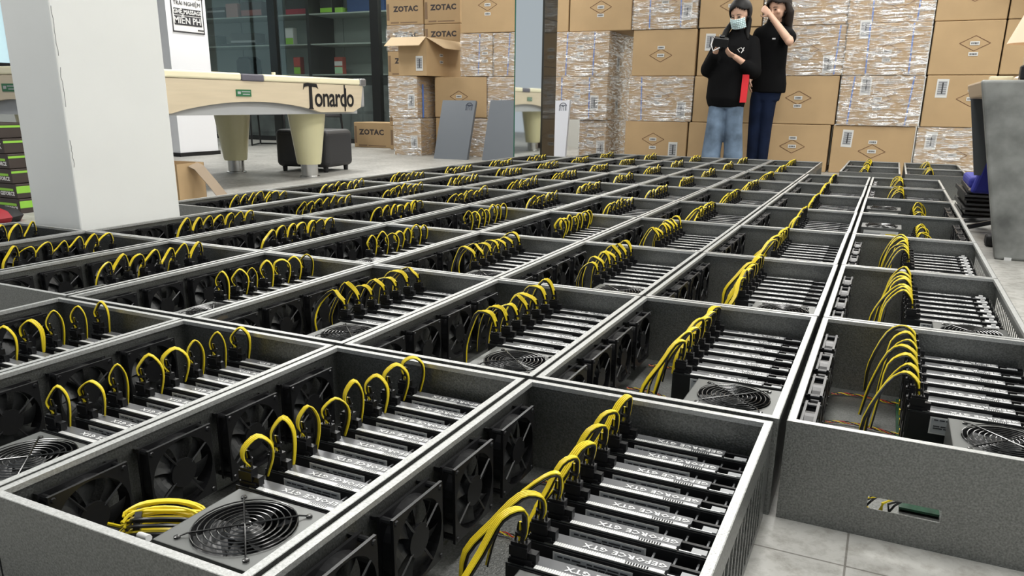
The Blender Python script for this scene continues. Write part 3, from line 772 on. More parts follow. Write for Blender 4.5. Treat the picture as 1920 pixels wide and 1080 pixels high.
# middle group, left of the mirrored column
G2 = 'cartons between the mirrored column and the showcase'
carton('plain carton with diamond mark, topmost beside the mirrored column', -4.76, -4.04, 1.452, 2.0, dia=(-4.40, 1.76), seals=-0.10, group=G2)
carton('plain carton strip, topmost, just behind the mirrored column edge', -4.03, -3.60, 1.452, 2.0, group=G2)
carton('film-wrapped carton with diamond mark and blue strap, right of the open box', -4.76, -4.33, 0.957, 1.448, dia=(-4.43, 1.22), seals=-0.09, wrap=True, straps=(-4.52,), group=G2)
carton('heavily film-wrapped carton with one blue strap, against the mirrored column', -4.32, -3.70, 0.957, 1.448, wrap=True, straps=(-4.13,), group=G2)
carton('plain carton with diamond mark standing above the grey leaning lid', -5.14, -4.405, 0.470, 0.953, dia=(-4.79, 0.72), seals=-0.085, group=G2)
carton('film-wrapped carton between the two grey leaning lids, upper one', -4.395, -3.70, 0.470, 0.953, dia=(-4.05, 0.66), wrap=True, group=G2)
carton('carton on the floor behind the first grey leaning lid', -5.14, -4.75, 0, 0.466, group=G2)
carton('film-wrapped carton on the floor between the two grey leaning lids', -4.745, -4.10, 0, 0.466, wrap=True, group=G2)
carton('carton on the floor behind the second grey leaning lid', -4.09, -3.60, 0, 0.466, group=G2)
# narrow ends
G3 = 'film-wrapped cartons seen end-on'
o = carton('film-wrapped end-on carton with shipping label, upper, by the blue strap', -5.655, -5.24, 0.460, 0.955, 7.2, 0.84, ship=((-5.33, 0.66),), wrap=True, group=G3)
s = MB(); s.box(0.216, 0.219, 0.10, 0.130, 0.0, 0.40); s.build('strap', [BLUS], o)
carton('film-wrapped end-on carton with shipping label, on the floor', -5.60, -5.195, 0, 0.455, 7.2, 0.84, ship=((-5.30, 0.16),), wrap=True, group=G3)
# the open one on top
b = MB(); t = 0.006
X0, X1, Y0, Y1, Z0, Z1 = -5.50, -5.10, 7.2, 8.04, 0.960, 1.40
b.box(X0, X1, Y0, Y1, Z0, Z0 + t); b.box(X0, X1, Y0, Y0 + t, Z0 + t, Z1); b.box(X0, X1, Y1 - t, Y1, Z0 + t, Z1)
b.box(X0, X0 + t, Y0 + t, Y1 - t, Z0 + t, Z1); b.box(X1 - t, X1, Y0 + t, Y1 - t, Z0 + t, Z1)
ob = b.build('open_carton', [CARD], None); tag(ob, 'open carton with pale flaps folded out, on the end-on stack', 'carton')
f = MB(); th = 0.004
f.prism([(7.2, 1.40), (7.2, 1.406), (7.04, 1.30), (7.04, 1.294)], -5.60, -5.10, 0, 'x'); f.build('flap', [CARDI], ob)
f = MB(); f.quad([(X1, 7.2, Z1), (X1, 8.04, Z1), (X1 + 0.16, 8.0, Z1 - 0.12), (X1 + 0.16, 7.36, Z1 - 0.12)]); f.quad([(X1, 7.2, Z1 - 0.004), (X1, 8.04, Z1 - 0.004), (X1 + 0.16, 8.0, Z1 - 0.124), (X1 + 0.16, 7.36, Z1 - 0.124)]); f.build('flap', [CARDI], ob)
put('shipping_label', SHIP, ob, (-5.20, 7.198, 1.10)); put('printed_label', SEAL, ob, (-5.098, 7.55, 1.13), (0, 0, PI / 2)); put('printed_label', SEAL, ob, (-5.098, 7.55, 1.21), (0, 0, PI / 2))
# brown branded cartons behind, in two stacks
G4 = 'brown printed cartons in two stacks by the showcase'
side = ['front stack edge', 'wall']
rows = ['on the floor', 'second from the floor', 'third from the floor', 'fourth from the floor', 'fifth from the floor', 'sixth from the floor', 'topmost']
for k in range(7):
    carton(f'brown carton with bold black lettering, {rows[k]}, stack nearest the showcase', -6.28, -5.69, 0.328 * k, 0.328 * (k + 1), 8.10, 0.5, text=1.0, group=G4, wrap=(k == 4))
    if k >= 3: carton(f'brown carton with bold black lettering, {rows[k]}, stack behind the open carton', -5.68, -5.13, 0.328 * k, 0.328 * (k + 1), 8.10, 0.5, text=1.0, group=G4)
    else: carton(f'carton {rows[k]} behind the end-on wrapped cartons', -5.68, -5.13, 0.328 * k, 0.328 * (k + 1), 8.10, 0.5, group=G4)
carton('single brown carton with bold lettering on the floor below the showcase', -7.05, -6.38, 0, 0.36, 8.3, 0.45, text=1.12, group='single floor carton')
# flap of an open carton at the far right and black scribble
b = MB(); b.quad([(0.93, 7.42, 1.90), (1.35, 7.40, 1.66), (1.35, 7.2, 1.60), (0.95, 7.25, 1.83)]); b.quad([(0.93, 7.426, 1.896), (1.35, 7.406, 1.656), (1.35, 7.206, 1.596), (0.95, 7.256, 1.826)])
b.tube([(0.86, 7.43, 1.78), (0.90, 7.42, 1.85), (0.93, 7.43, 1.77), (0.86, 7.42, 1.82), (0.94, 7.43, 1.83)], 0.006, 5, 1)
b.build('flap', [CARDI, BLK], [q for q in bpy.data.objects if q.get('label') == 'plain carton in the last stack, top, under the open flap'][0], (-1.203, -7.45, -1.432))

# leaning case lids
LID = mat('lid_grey', (0.155, 0.17, 0.19), 0.4, 0.3, bump=0.2, bscale=200)
LIDP = mat('lid_pale', (0.50, 0.51, 0.55), 0.45)
MARK = mat('lid_mark', (0.03, 0.04, 0.07), 0.5)
def lid(lab, x, y, w_, h_, lean, m, rz=0.0, roll=0.0):
    b = MB(); b.box(0, w_, 0, 0.003, 0, h_); b.box(0, 0.003, 0.003, 0.045, 0, h_); b.box(w_ - 0.003, w_, 0.003, 0.045, 0, h_); b.box(0.003, w_ - 0.003, 0.003, 0.045, h_ - 0.003, h_); b.box(0.003, w_ - 0.003, 0.003, 0.045, 0, 0.003)
    o = b.build('case_lid', [m], None, (x, y, 0.0), rot=(-lean, roll, rz)); tag(o, lab, 'metal lid', 'case lids leaning on the cartons')
    k = MB()
    for i in range(6):
        a = -1.2 + i * 0.5
        k.tube([(w_ - 0.075 + 0.008 * math.cos(a), -0.002, h_ - 0.07), (w_ - 0.075 + 0.05 * math.cos(a + 1.5) * 0.8, -0.002, h_ - 0.07 + 0.02), (w_ - 0.075 + 0.045 * math.cos(a + 1.5), -0.002, h_ - 0.12)], 0.0025, 4)
    k.tube([(w_ - 0.075 + 0.045 * math.cos(t), -0.002, h_ - 0.075 + 0.045 * math.sin(t)) for t in [0.2 + 2.8 * i / 10 for i in range(11)]], 0.003, 4)
    k.build('printed_mark', [MARK], o)
    return o
lid('dark grey metal lid leaning on cartons, left of the wrapped one', -4.82, 6.87, 0.44, 0.72, 0.36, LID, 0.05)
lid('blue-grey metal lid leaning on cartons, cut off by the mirrored column', -4.21, 6.95, 0.45, 0.72, 0.33, LID, 0.03)
lid('pale metal lid leaning on cartons just right of the dark column', -3.64, 7.02, 0.44, 0.70, 0.30, LIDP, 0.03, -0.05)

# ------------------------------------------------------------------ pool table
WOOD = mat('pale_maple', (0.58, 0.49, 0.35), 0.4, var=0.05, vscale=3, stretch=(1, 1, 14), coat=0.2)
CRM = mat('cream_rail', (0.80, 0.74, 0.52), 0.35, coat=0.3)
CRL = mat('cream_leg', (0.66, 0.62, 0.38), 0.35, coat=0.3)
UND = mat('table_underside', (0.48, 0.49, 0.50), 0.6)
FELT = mat('blue_cloth', (0.04, 0.13, 0.28), 0.9)
PKT = mat('pocket_leather', (0.10, 0.095, 0.12), 0.5, bump=0.4, bscale=120)
tx0, tx1, ty0, ty1 = -5.66, -4.20, 1.97, 4.71
pt = empty('pool_table', ((tx0 + tx1) / 2, (ty0 + ty1) / 2, 0))
tag(pt, 'cream and pale wood pool table with arched apron and bold black lettering', 'pool table')
ox, oy = (tx0 + tx1) / 2, (ty0 + ty1) / 2
def apron_profile(u0, u1, a0, a1, e):       # outline (u along the side, z) with an arch between a0 and a1
    pts = [(u0 + 0.02, 0.785), (u1 - 0.02, 0.785), (u1 - 0.06, 0.600), (u1 - e, 0.560)]
    pts += [(a1, 0.560)]
    for i in range(1, 14):
        t = i / 14; pts.append((a1 + (a0 - a1) * t, 0.560 + 0.080 * math.sin(PI * t) ** 0.8))
    pts += [(a0, 0.560), (u0 + e, 0.560), (u0 + 0.06, 0.600)]
    return pts
for xx in ((tx1 - ox - 0.035, tx1 - ox - 0.005), (tx0 - ox + 0.005, tx0 - ox + 0.035)):
    a = MB(); a.prism(apron_profile(ty0 - oy + 0.02, ty1 - oy - 0.02, 2.56 - oy, 4.08 - oy, 0.17), xx[0], xx[1], 0, 'x'); a.build('side_apron', [WOOD], pt)
for yy in ((ty0 - oy + 0.005, ty0 - oy + 0.035), (ty1 - oy - 0.035, ty1 - oy - 0.005)):
    a = MB(); a.prism(apron_profile(tx0 - ox + 0.04, tx1 - ox - 0.04, -0.40, 0.40, 0.15), yy[0], yy[1], 0, 'y'); a.build('end_apron', [WOOD], pt)
a = MB(); a.box(tx0 - ox + 0.06, tx1 - ox - 0.06, ty0 - oy + 0.06, ty1 - oy - 0.06, 0.545, 0.640); a.build('slate_frame', [UND], pt)
a = MB(); a.box(tx0 - ox + 0.12, tx1 - ox - 0.12, ty0 - oy + 0.12, ty1 - oy - 0.12, 0.642, 0.800); a.build('playing_bed', [FELT], pt)
for sx in (-1, 1):                                   # rails, broken by the side pockets
    xa = sx * (tx1 - ox); xb = sx * (tx1 - ox - 0.13)
    for (ya, yb) in ((ty0 - oy + 0.08, -0.13), (0.10, ty1 - oy - 0.08)):
        a = MB(); a.box(min(xa, xb), max(xa, xb), ya, yb, 0.787, 0.838); bevel(a.build('rail', [CRM], pt), 0.012, 3)
    a = MB(); a.box(min(xa, xb) - (0.003 if sx < 0 else -0.02), max(xa, xb) + (0.003 if sx > 0 else -0.02), -0.128, 0.098, 0.783, 0.835); bevel(a.build('side_pocket', [PKT], pt), 0.01)
for sy in (-1, 1):
    ya = sy * (ty1 - oy); yb = sy * (ty1 - oy - 0.13)
    a = MB(); a.box(tx0 - ox + 0.08, tx1 - ox - 0.08, min(ya, yb), max(ya, yb), 0.787, 0.838); bevel(a.build('rail', [CRM], pt), 0.012, 3)
    for sx in (-1, 1):
        a = MB(); cx, cy = sx * (tx1 - ox - 0.04), sy * (ty1 - oy - 0.04)
        a.box(cx - 0.045, cx + 0.045, cy - 0.045, cy + 0.045, 0.78, 0.843); bevel(a.build('corner_pocket', [mat('corner_chrome', (0.35, 0.35, 0.36), 0.3, 0.8)], pt), 0.012, 3)
        a = MB(); a.box(cx - 0.03, cx + 0.03, cy - 0.03, cy + 0.03, 0.60, 0.78); bevel(a.build('corner_post', [mat('corner_grey', (0.30, 0.30, 0.30), 0.4)], pt), 0.015, 3)
        lx, ly = sx * 0.43, sy * 0.905
        lg = MB(); lg.lathe([(0.098, 0.115), (0.105, 0.13), (0.155, 0.50), (0.160, 0.545)], 28); lo = lg.build('leg', [CRL], pt, (lx, ly, 0), 40)
        ft = MB(); ft.lathe([(0.090, 0.0), (0.090, 0.012), (0.072, 0.018), (0.074, 0.115)], 24); ft.build('foot', [STEEL], lo, smooth=30)
st = MB(); st.box(0, 0.003, -0.075, 0.075, -0.024, 0.024, 0); st.box(0.003, 0.0035, -0.02, 0.065, 0.006, 0.012, 1); st.box(0.003, 0.0035, -0.01, 0.06, -0.012, -0.006, 1); st.box(0.003, 0.0035, -0.06, -0.03, -0.008, 0.010, 1)
SG = [mat('sticker_green', (0.02, 0.13, 0.05), 0.4), LBLG]
st.build('sticker', SG, pt, (tx1 - ox - 0.004, 3.22 - oy, 0.70)); 
st.build('sticker', SG, pt, (0.0, ty0 - oy + 0.004, 0.71), rot=(0, 0, -PI / 2))
tb = text_mesh('onardo', 0.215, BLK, 0.0006, 0.0032, sx=0.90, spacing=0.92, res=4)
put('lettering', tb, pt, (tx1 - ox - 0.003, 4.270 - oy, 0.672), FACE_PX)
k = MB()   # the tall T with its sweeping bar, and the long stem of the d
k.prism([(3.925 - oy, 0.585), (3.992 - oy, 0.585), (3.980 - oy, 0.60), (3.980 - oy, 0.765), (3.944 - oy, 0.765), (3.941 - oy, 0.60)], tx1 - ox - 0.004, tx1 - ox - 0.002, 0, 'x'); k.build('lettering', [BLK], pt); k = MB()
k.prism([(3.872 - oy, 0.735), (3.89 - oy, 0.758), (3.93 - oy, 0.764), (4.03 - oy, 0.758), (4.058 - oy, 0.745), (4.04 - oy, 0.782), (3.93 - oy, 0.790), (3.882 - oy, 0.782)], tx1 - ox - 0.004, tx1 - ox - 0.002, 0, 'x')
k.build('lettering', [BLK], pt)
k = MB(); k.box(tx1 - ox - 0.004, tx1 - ox - 0.002, 4.397 - oy, 4.412 - oy, 0.567, 0.785); k.build('letter_stem', [BLK], pt)
ck = MB(); ck.box(-0.011, 0.011, -0.011, 0.011, 0, 0.022); tag(bevel(ck.build('chalk_cube', [CRM], None, (-4.27, 3.62, 0.838)), 0.002), 'small cream chalk cube on the rail past the side pocket', 'chalk')
# dark pouf behind the table leg
pf = MB(); pf.box(-0.28, 0.28, -0.25, 0.25, 0.045, 0.39)
po = bevel(pf.build('pouf', [mat('charcoal_leatherette', (0.022, 0.022, 0.024), 0.5, bump=0.15, bscale=80)], None, (-4.93, 4.85, 0), rot=(0, 0, 0.15)), 0.05, 5)
tag(po, 'charcoal box-shaped pouf on short feet behind the pool table leg', 'pouf')
for sx in (-1, 1):
    for sy in (-1, 1):
        q = MB(); q.lathe([(0.02, 0), (0.024, 0.05)], 12, (sx * 0.22, sy * 0.19, 0)); q.build('foot', [BLK], po)
# black tube-frame chairs by the showcase
def tube_chair(x, y, rz, lab):
    e = empty('tube_chair', (x, y, 0), rz); tag(e, lab, 'chair')
    for sx in (-1, 1):
        a = MB(); a.tube([(sx * 0.24, 0.22, 0.84), (sx * 0.24, 0.20, 0.45), (sx * 0.24, 0.24, 0.02), (sx * 0.24, -0.24, 0.015), (sx * 0.24, -0.22, 0.45), (sx * 0.24, 0.20, 0.45)], 0.013, 8); a.build('frame', [BLK], e, smooth=60)
    a = MB(); a.box(-0.24, 0.24, -0.24, 0.22, 0.44, 0.48); bevel(a.build('seat', [BLK2], e), 0.015, 3)
    a = MB(); a.box(-0.24, 0.24, 0.20, 0.235, 0.58, 0.86); bevel(a.build('backrest', [BLK2], e), 0.012, 3)
    a = MB(); a.tube([(-0.24, 0.24, 0.015), (0.24, 0.24, 0.015)], 0.012, 8); a.build('stretcher', [BLK], e)
tube_chair(-8.25, 7.9, 0.5, 'black tube-frame chair seen under the pool table')
tube_chair(-6.95, 7.55, -0.9, 'black tube-frame chair between the pouf and the floor carton')

# ------------------------------------------------------------------ glass showcase at the back
FRM = mat('black_frame', (0.010, 0.011, 0.011), 0.35)
SHELFM = mat('showcase_green_grey', (0.30, 0.345, 0.32), 0.55)
def glass():
    m = bpy.data.materials.new('clear_glass'); m.use_nodes = True
    nt = m.node_tree; n = nt.nodes; L = nt.links; out = n['Material Output']; n.remove(n['Principled BSDF'])
    g = n.new('ShaderNodeBsdfGlossy'); g.inputs['Roughness'].default_value = 0.02
    t = n.new('ShaderNodeBsdfTransparent'); t.inputs['Color'].default_value = (0.93, 0.96, 0.95, 1)
    f = n.new('ShaderNodeFresnel'); ge = n.new('ShaderNodeNewGeometry'); mr = n.new('ShaderNodeMapRange'); mr.inputs[3].default_value = 1.5; mr.inputs[4].default_value = 1 / 1.5; L.new(ge.outputs['Backfacing'], mr.inputs[0]); L.new(mr.outputs[0], f.inputs['IOR'])
    x = n.new('ShaderNodeMixShader'); L.new(f.outputs[0], x.inputs[0]); L.new(t.outputs[0], x.inputs[1]); L.new(g.outputs[0], x.inputs[2]); L.new(x.outputs[0], out.inputs['Surface'])
    return m
GLS = glass()
sc_ = empty('glass_showcase', (-8.9, 9.1, 0)); tag(sc_, 'long glass-fronted showcase with black frame and green-grey shelves', 'showcase')
X = lambda x: x + 8.9
a = MB(); a.box(X(-12.0), X(-6.1), 1.10, 1.14, 0, 3.2); a.build('back_panel', [SHELFM], sc_)
for xj in (-10.9, -9.9, -8.6, -8.0): 
    a = MB(); a.box(X(xj) - 0.004, X(xj) + 0.004, 1.094, 1.10, 0.9, 3.2); a.build('panel_joint', [mat('joint_dark', (0.12, 0.14, 0.13), 0.6)], sc_)
for z in (1.075, 1.555, 2.02, 2.50):
    a = MB(); a.box(X(-12.0), X(-6.1), 0.45, 1.09, z - 0.02, z); a.build('shelf', [SHELFM], sc_)
a = MB(); a.box(X(-12.0), X(-6.1), 0.44, 1.09, 0.02, 0.90); a.build('cabinet_base', [mat('dark_stone_panel', (0.11, 0.12, 0.12), 0.5, var=0.4, vscale=5)], sc_)
for xp in (-11.4, -9.17, -7.17):
    a = MB(); a.box(X(xp) - 0.075, X(xp) + 0.075, -0.03, 0.06, 0, 3.2); a.build('post', [FRM], sc_)
a = MB(); a.box(X(-8.85), X(-8.79), 0.44, 1.08, 0.92, 3.2); a.build('divider', [FRM], sc_)
a = MB(); a.box(X(-12.0), X(-6.1), -0.02, 0.05, 0, 0.07); a.build('bottom_rail', [FRM], sc_)
for (xa, xb) in ((-11.32, -9.25), (-9.09, -7.25), (-7.09, -6.1)):
    a = MB(); a.box(X(xa), X(xb), 0.005, 0.013, 0.07, 3.2); a.build('glass_pane', [GLS], sc_)
for xl in (-10.3, -8.0, -6.6):
    area('showcase_fill_light', (xl, 9.55, 3.15), 1.2, 0.08, 16)  # unseen lamps added to brighten the inside of the showcase
GRN = mat('lime_print', (0.28, 0.60, 0.06), 0.5)
def sbox(name, lab, cat, x0, x1, z0, h_, col, dep=0.25, y=9.75, band=None, rough=0.5, group='goods on the showcase shelves'):
    b = MB(); b.box(-(x1 - x0) / 2, (x1 - x0) / 2, 0, dep, 0, h_)
    o = bevel(b.build(name, [mat('goods_%02d%02d%02d' % tuple(int(c * 99) for c in col), col, rough)], None, ((x0 + x1) / 2, y, z0)), 0.006)
    tag(o, lab, cat, group)
    if band:
        for (za, zb, m) in band:
            q = MB(); q.box(-(x1 - x0) / 2 + 0.006, (x1 - x0) / 2 - 0.006, -0.003, 0, h_ * za, h_ * zb); q.build('printed_band', [m], o)
    return o
s1, s2, s3 = 2.02, 1.555, 1.075
sbox('computer_case', 'black computer case with a pale slanted stripe on the top shelf, far left', 'computer case', -11.25, -10.82, s1, 0.20, (0.03, 0.035, 0.035), band=((0.6, 0.75, LBLG),))
sbox('gift_box', 'dusty pink box on the top shelf', 'box', -10.80, -10.53, s1, 0.25, (0.42, 0.24, 0.22))
sbox('computer_case', 'dark brown case beside the dusty pink box', 'computer case', -10.45, -9.98, s1, 0.26, (0.06, 0.045, 0.045), band=((0.15, 0.5, mat('rose_print', (0.35, 0.14, 0.13), 0.6)),))
sbox('keyboard', 'long thin black keyboard box on the middle shelf', 'keyboard', -11.0, -9.98, s2, 0.05, (0.015, 0.02, 0.02))
sbox('speaker_box', 'grey-brown speaker lying on the long thin keyboard box', 'speaker', -10.74, -10.17, s2 + 0.05, 0.17, (0.07, 0.075, 0.07), band=((0.1, 0.3, LBLG),))
sbox('card_box', 'small dark upright box at the end of the middle shelf', 'box', -11.27, -11.09, s2, 0.20, (0.10, 0.13, 0.12))
b = MB(); b.prism([(-0.17, 0), (0.17, 0), (0.16, 0.26), (0.08, 0.31), (-0.10, 0.30), (-0.17, 0.24)], -0.1, 0.2, 0, 'y')
o = bevel(b.build('helmet_case', [BLK], None, (-10.43, 9.78, s3)), 0.03, 3); tag(o, 'rounded black case alone on the lower left shelf', 'case')
UB = ((0.45, 0.92, WTAG), (0.05, 0.42, GRN))
sbox('graphics_card_box', 'white and green upright box alone on the middle shelf', 'box', -9.49, -9.32, s2, 0.28, (0.55, 0.58, 0.55), 0.1, band=UB)
RB = ((0.50, 0.96, mat('red_print', (0.50, 0.06, 0.05), 0.5)), (0.05, 0.42, GRN))
sbox('graphics_card_box', 'red and green upright box, nearest the divider on the lower shelf', 'box', -9.35, -9.20, s3, 0.29, (0.30, 0.05, 0.04), 0.1, band=RB)
sbox('graphics_card_box', 'black and green upright box in the middle of the lower shelf', 'box', -8.98, -8.79, s3, 0.28, (0.03, 0.04, 0.035), 0.1, band=((0.35, 0.6, LBLG), (0.05, 0.36, GRN)))
sbox('graphics_card_box', 'red and pale green upright box, farthest right on the lower shelf', 'box', -8.48, -8.31, s3, 0.28, (0.35, 0.07, 0.05), 0.1, band=((0.5, 0.75, LBL), (0.05, 0.42, mat('pale_green', (0.35, 0.55, 0.35), 0.5))))
o = sbox('computer_case', 'large black glass-sided case on the upper shelf', 'computer case', -9.45, -8.95, s1, 0.45, (0.03, 0.032, 0.032), band=((0.03, 0.24, mat('crimson_print', (0.42, 0.04, 0.07), 0.5)),))
o = sbox('motherboard_box', 'black box with green badge on the upper shelf', 'box', -8.72, -8.47, s1, 0.34, (0.02, 0.022, 0.022), band=((0.1, 0.3, GRN),))
sbox('gadget_box', 'small lime green box on the upper shelf', 'box', -8.42, -8.27, s1, 0.10, (0.28, 0.55, 0.08))
sbox('computer_case', 'blue case next to the second black post on the upper shelf', 'computer case', -8.17, -7.45, s1, 0.42, (0.03, 0.06, 0.16))
sbox('gadget_box', 'dark box at the right end of the upper shelf', 'box', -7.0, -6.7, s1, 0.30, (0.03, 0.035, 0.04))

# ------------------------------------------------------------------ green boxes, red bag, brown box at the pillar
DBR = mat('box_dark_brown', (0.045, 0.033, 0.028), 0.45)
for k in range(6):
    dx = 0.014 * (5 - k) + (0, 0.004, -0.004, 0.003, -0.006, -0.02)[k]
    b = MB(); b.box(-0.42, 0, 0, 0.22, 0, 0.082)
    o = bevel(b.build('graphics_card_box', [DBR], None, (-4.49 + dx, 1.60, 0.085 * k)), 0.003)
    lab = ['bottom box of the dark graphics card box stack at the frame edge', 'second dark box up in the graphics card box stack', 'third dark box up in the graphics card box stack', 'fourth dark box up in the graphics card box stack', 'fifth dark box up, with two large white letters', 'topmost dark box of the graphics card box stack'][k]
    tag(o, lab, 'box', 'dark graphics card boxes stacked on the floor')
    g = MB(); g.box(0.0, 0.0015, 0.0, 0.22, 0.030 if k < 2 else 0.058, 0.07); g.build('green_side', [GRN], o)
    if k != 4:
        g = MB(); g.box(-0.30, -0.03, -0.0015, 0, 0.042, 0.056); g.build('green_band', [GRN], o)
        put('lettering', text_mesh('GEFORCE', 0.030, WHT, 0.0005, 0.0008, align='RIGHT'), o, (-0.02, -0.002, 0.026), FACE_NY)
    else:
        put('lettering', text_mesh('AX', 0.045, WHT, 0.0005, 0.0008, align='RIGHT'), o, (-0.02, -0.002, 0.04), FACE_NY)
b = MB()
rr = random.Random(4)
n_ = 14
rows_ = [(0.16, 0.0), (0.18, 0.03), (0.15, 0.06), (0.09, 0.075), (0.02, 0.085)]
for (r0, z) in rows_:
    for i in range(n_):
        a = 2 * PI * i / n_; q = r0 * (1 + 0.12 * math.sin(3 * a)); b.v.append((q * math.cos(a) * 1.2, q * math.sin(a) * 0.7, z + 0.01 * math.sin(5 * a)))
for j in range(len(rows_) - 1):
    for i in range(n_): b.f.append((j * n_ + i, j * n_ + (i + 1) % n_, (j + 1) * n_ + (i + 1) % n_, (j + 1) * n_ + i)); b.m.append(i % 5 == 0)
b.f.append(tuple(4 * n_ + i for i in range(n_))); b.m.append(0)
o = b.build('folded_bag', [mat('crimson_cloth', (0.35, 0.02, 0.03), 0.6), BLK2], None, (-4.33, 1.36, 0.0), smooth=60); tag(o, 'crumpled crimson bag on the floor before the dark box stack', 'bag')
b = MB(); t = 0.006
b.box(-0.14, 0.14, -0.12, 0.12, 0, t); b.box(-0.14, 0.14, -0.12, -0.12 + t, t, 0.27); b.box(-0.14, 0.14, 0.12 - t, 0.12, t, 0.27); b.box(-0.14, -0.14 + t, -0.12, 0.12, t, 0.27); b.box(0.14 - t, 0.14, -0.12, 0.12, t, 0.27)
o = b.build('open_carton', [CARD], None, (-3.95, 2.30, 0), rot=(0, 0, 0.1)); tag(o, 'small open brown carton just past the right edge of the white pillar', 'carton')
b = MB(); pth = [Vector((0.14, 0.02, 0.26)), Vector((0.18, 0.03, 0.24)), Vector((0.26, 0.05, 0.14)), Vector((0.34, 0.07, 0.03)), Vector((0.40, 0.08, 0.0))]
for i in range(4):
    p, q = pth[i], pth[i + 1]; wv = Vector((-0.01, 0.05, 0.01)); h = Vector((0, 0, 0.004))
    b.quad([p - wv, q - wv, q + wv, p + wv]); b.quad([p - wv + h, q - wv + h, q + wv + h, p + wv + h])
b.build('torn_flap', [mat('dusty_card', (0.26, 0.20, 0.14), 0.8)], o)
b = MB(); b.prism([(-4.42, 1.95), (-4.16, 2.02), (-4.12, 2.12), (-4.30, 2.10)], 0.0, 0.03); o = b.build('card_scrap', [CARD], None); tag(o, 'flat scrap of brown card on the floor left of the white pillar', 'scrap')

# ------------------------------------------------------------------ counter, lamp and what stands by it
STONE = mat('concrete_look_laminate', (0.19, 0.195, 0.185), 0.55, var=0.5, vscale=8, bump=0.1, bscale=20)
STONE2 = mat('brown_board', (0.55, 0.42, 0.29), 0.6)
ct = empty('reception_counter', (0.6, 2.85, 0)); tag(ct, 'grey concrete-look reception counter with slanted end at the right', 'counter')
a = MB(); a.prism([(-0.015, 0.0), (1.7, 0.0), (1.7, 0.772), (-0.185, 0.772)], -0.04, 0.0, 0, 'y'); bevel(a.build('front_panel', [STONE], ct), 0.012, 3)
a = MB(); a.prism([(-0.165, 0.70), (1.7, 0.70), (1.7, 0.770), (-0.185, 0.770)], 0.002, 0.72, 0, 'y'); bevel(a.build('worktop', [STONE2], ct), 0.01, 2)
a = MB(); a.prism([(-0.105, 0.33), (-0.075, 0.33), (-0.045, 0.46), (-0.045, 0.698), (-0.175, 0.698)], 0.48, 0.50, 0, 'y'); a.build('end_panel', [mat('slate_laminate', (0.06, 0.065, 0.07), 0.5)], ct)
a = MB(); a.box(0.022, 0.05, -0.046, -0.04, 0.0, 0.012); a.build('foot', [WTAG], ct)
# lamp
lp = empty('table_lamp', (0.605, 3.02, 0.772)); tag(lp, 'small lamp with peach shade and cream stem on the grey counter', 'lamp')
a = MB(); a.lathe([(0.10, 0.158), (0.050, 0.285)], 28, cap=False); a.lathe([(0.098, 0.158), (0.048, 0.285)], 28, cap=False)
a.build('lamp_shade', [mat('peach_shade', (0.80, 0.62, 0.45), 0.7)], lp, smooth=60)
a = MB(); a.lathe([(0.05, 0), (0.05, 0.012), (0.022, 0.03), (0.026, 0.10), (0.014, 0.16)], 20); a.build('stem', [mat('cream_ceramic', (0.62, 0.53, 0.38), 0.35)], lp, smooth=40)
b = MB(); b.box(-0.04, 0.04, -0.03, 0.03, 0, 0.062); o = bevel(b.build('card_reader', [BLK], None, (0.600, 2.885, 0.772)), 0.008); tag(o, 'small black block on the counter before the lamp', 'gadget')
b = MB(); b.box(-0.045, 0.045, -0.03, 0.03, 0, 0.018); o = bevel(b.build('tissue_pack', [CRM], None, (0.500, 2.94, 0.772)), 0.005); tag(o, 'thin cream pack at the left end of the counter top', 'pack')
# blue chair half hidden by the counter
bc = empty('office_chair', (0.70, 3.62, 0)); tag(bc, 'royal blue chair half hidden behind the grey counter', 'chair')
BLU = mat('royal_blue_fabric', (0.02, 0.025, 0.26), 0.7)
a = MB(); a.prism([(-0.19, 0.22), (0.22, 0.22), (0.22, 0.66), (-0.10, 0.60), (-0.15, 0.40)], -0.03, 0.03, 0, 'y'); bevel(a.build('backrest', [BLU], bc, (0, 0.0, 0), rot=(0.1, 0, 0)), 0.02, 3)
a = MB(); a.box(-0.20, 0.22, -0.02, 0.40, 0.24, 0.30); bevel(a.build('seat', [BLU], bc), 0.02, 3)
a = MB(); a.lathe([(0.02, 0.05), (0.02, 0.24)], 12, (0.02, 0.2, 0)); a.build('post', [BLK], bc)
for k in range(5):
    q = 2 * PI * k / 5; a = MB(); a.tube([(0.02, 0.2, 0.06), (0.02 + 0.22 * math.cos(q), 0.2 + 0.22 * math.sin(q), 0.025)], 0.014, 6); a.build('foot', [BLK], bc)
# black lids piled between the rigs and the counter
for k in range(7):
    b = MB(); b.box(-0.22, 0.22, -0.34, 0.34, 0, 0.012); b.box(-0.22, -0.216, -0.34, 0.34, 0.012, 0.026); b.box(0.216, 0.22, -0.34, 0.34, 0.012, 0.026)
    lab = ['bottom lid of the dark pile by the counter', 'second lid up in the dark pile by the counter', 'third lid up in the dark pile by the counter', 'fourth lid up in the dark pile by the counter', 'fifth lid up in the dark pile by the counter', 'sixth lid up in the dark pile by the counter', 'topmost lid of the dark pile by the counter'][k]
    o = b.build('case_lid', [mat('lid_black', (0.025, 0.025, 0.026), 0.4)], None, (0.77 + 0.012 * math.sin(k * 2.3), 4.62 + 0.02 * math.cos(k * 1.7), 0.0265 * k), rot=(0, 0, 0.02 * math.sin(k * 3)))
    tag(o, lab, 'metal lid', 'pile of dark lids')
b = MB(); b.prism([(-0.12, -0.05), (0.10, -0.06), (0.14, 0.02), (0.0, 0.06), (-0.12, 0.05)], 0.0, 0.055); o = bevel(b.build('shoe', [BLK2], None, (0.70, 3.22, 0.0)), 0.015, 3); tag(o, 'black shoe on the floor at the corner of the counter', 'shoe')
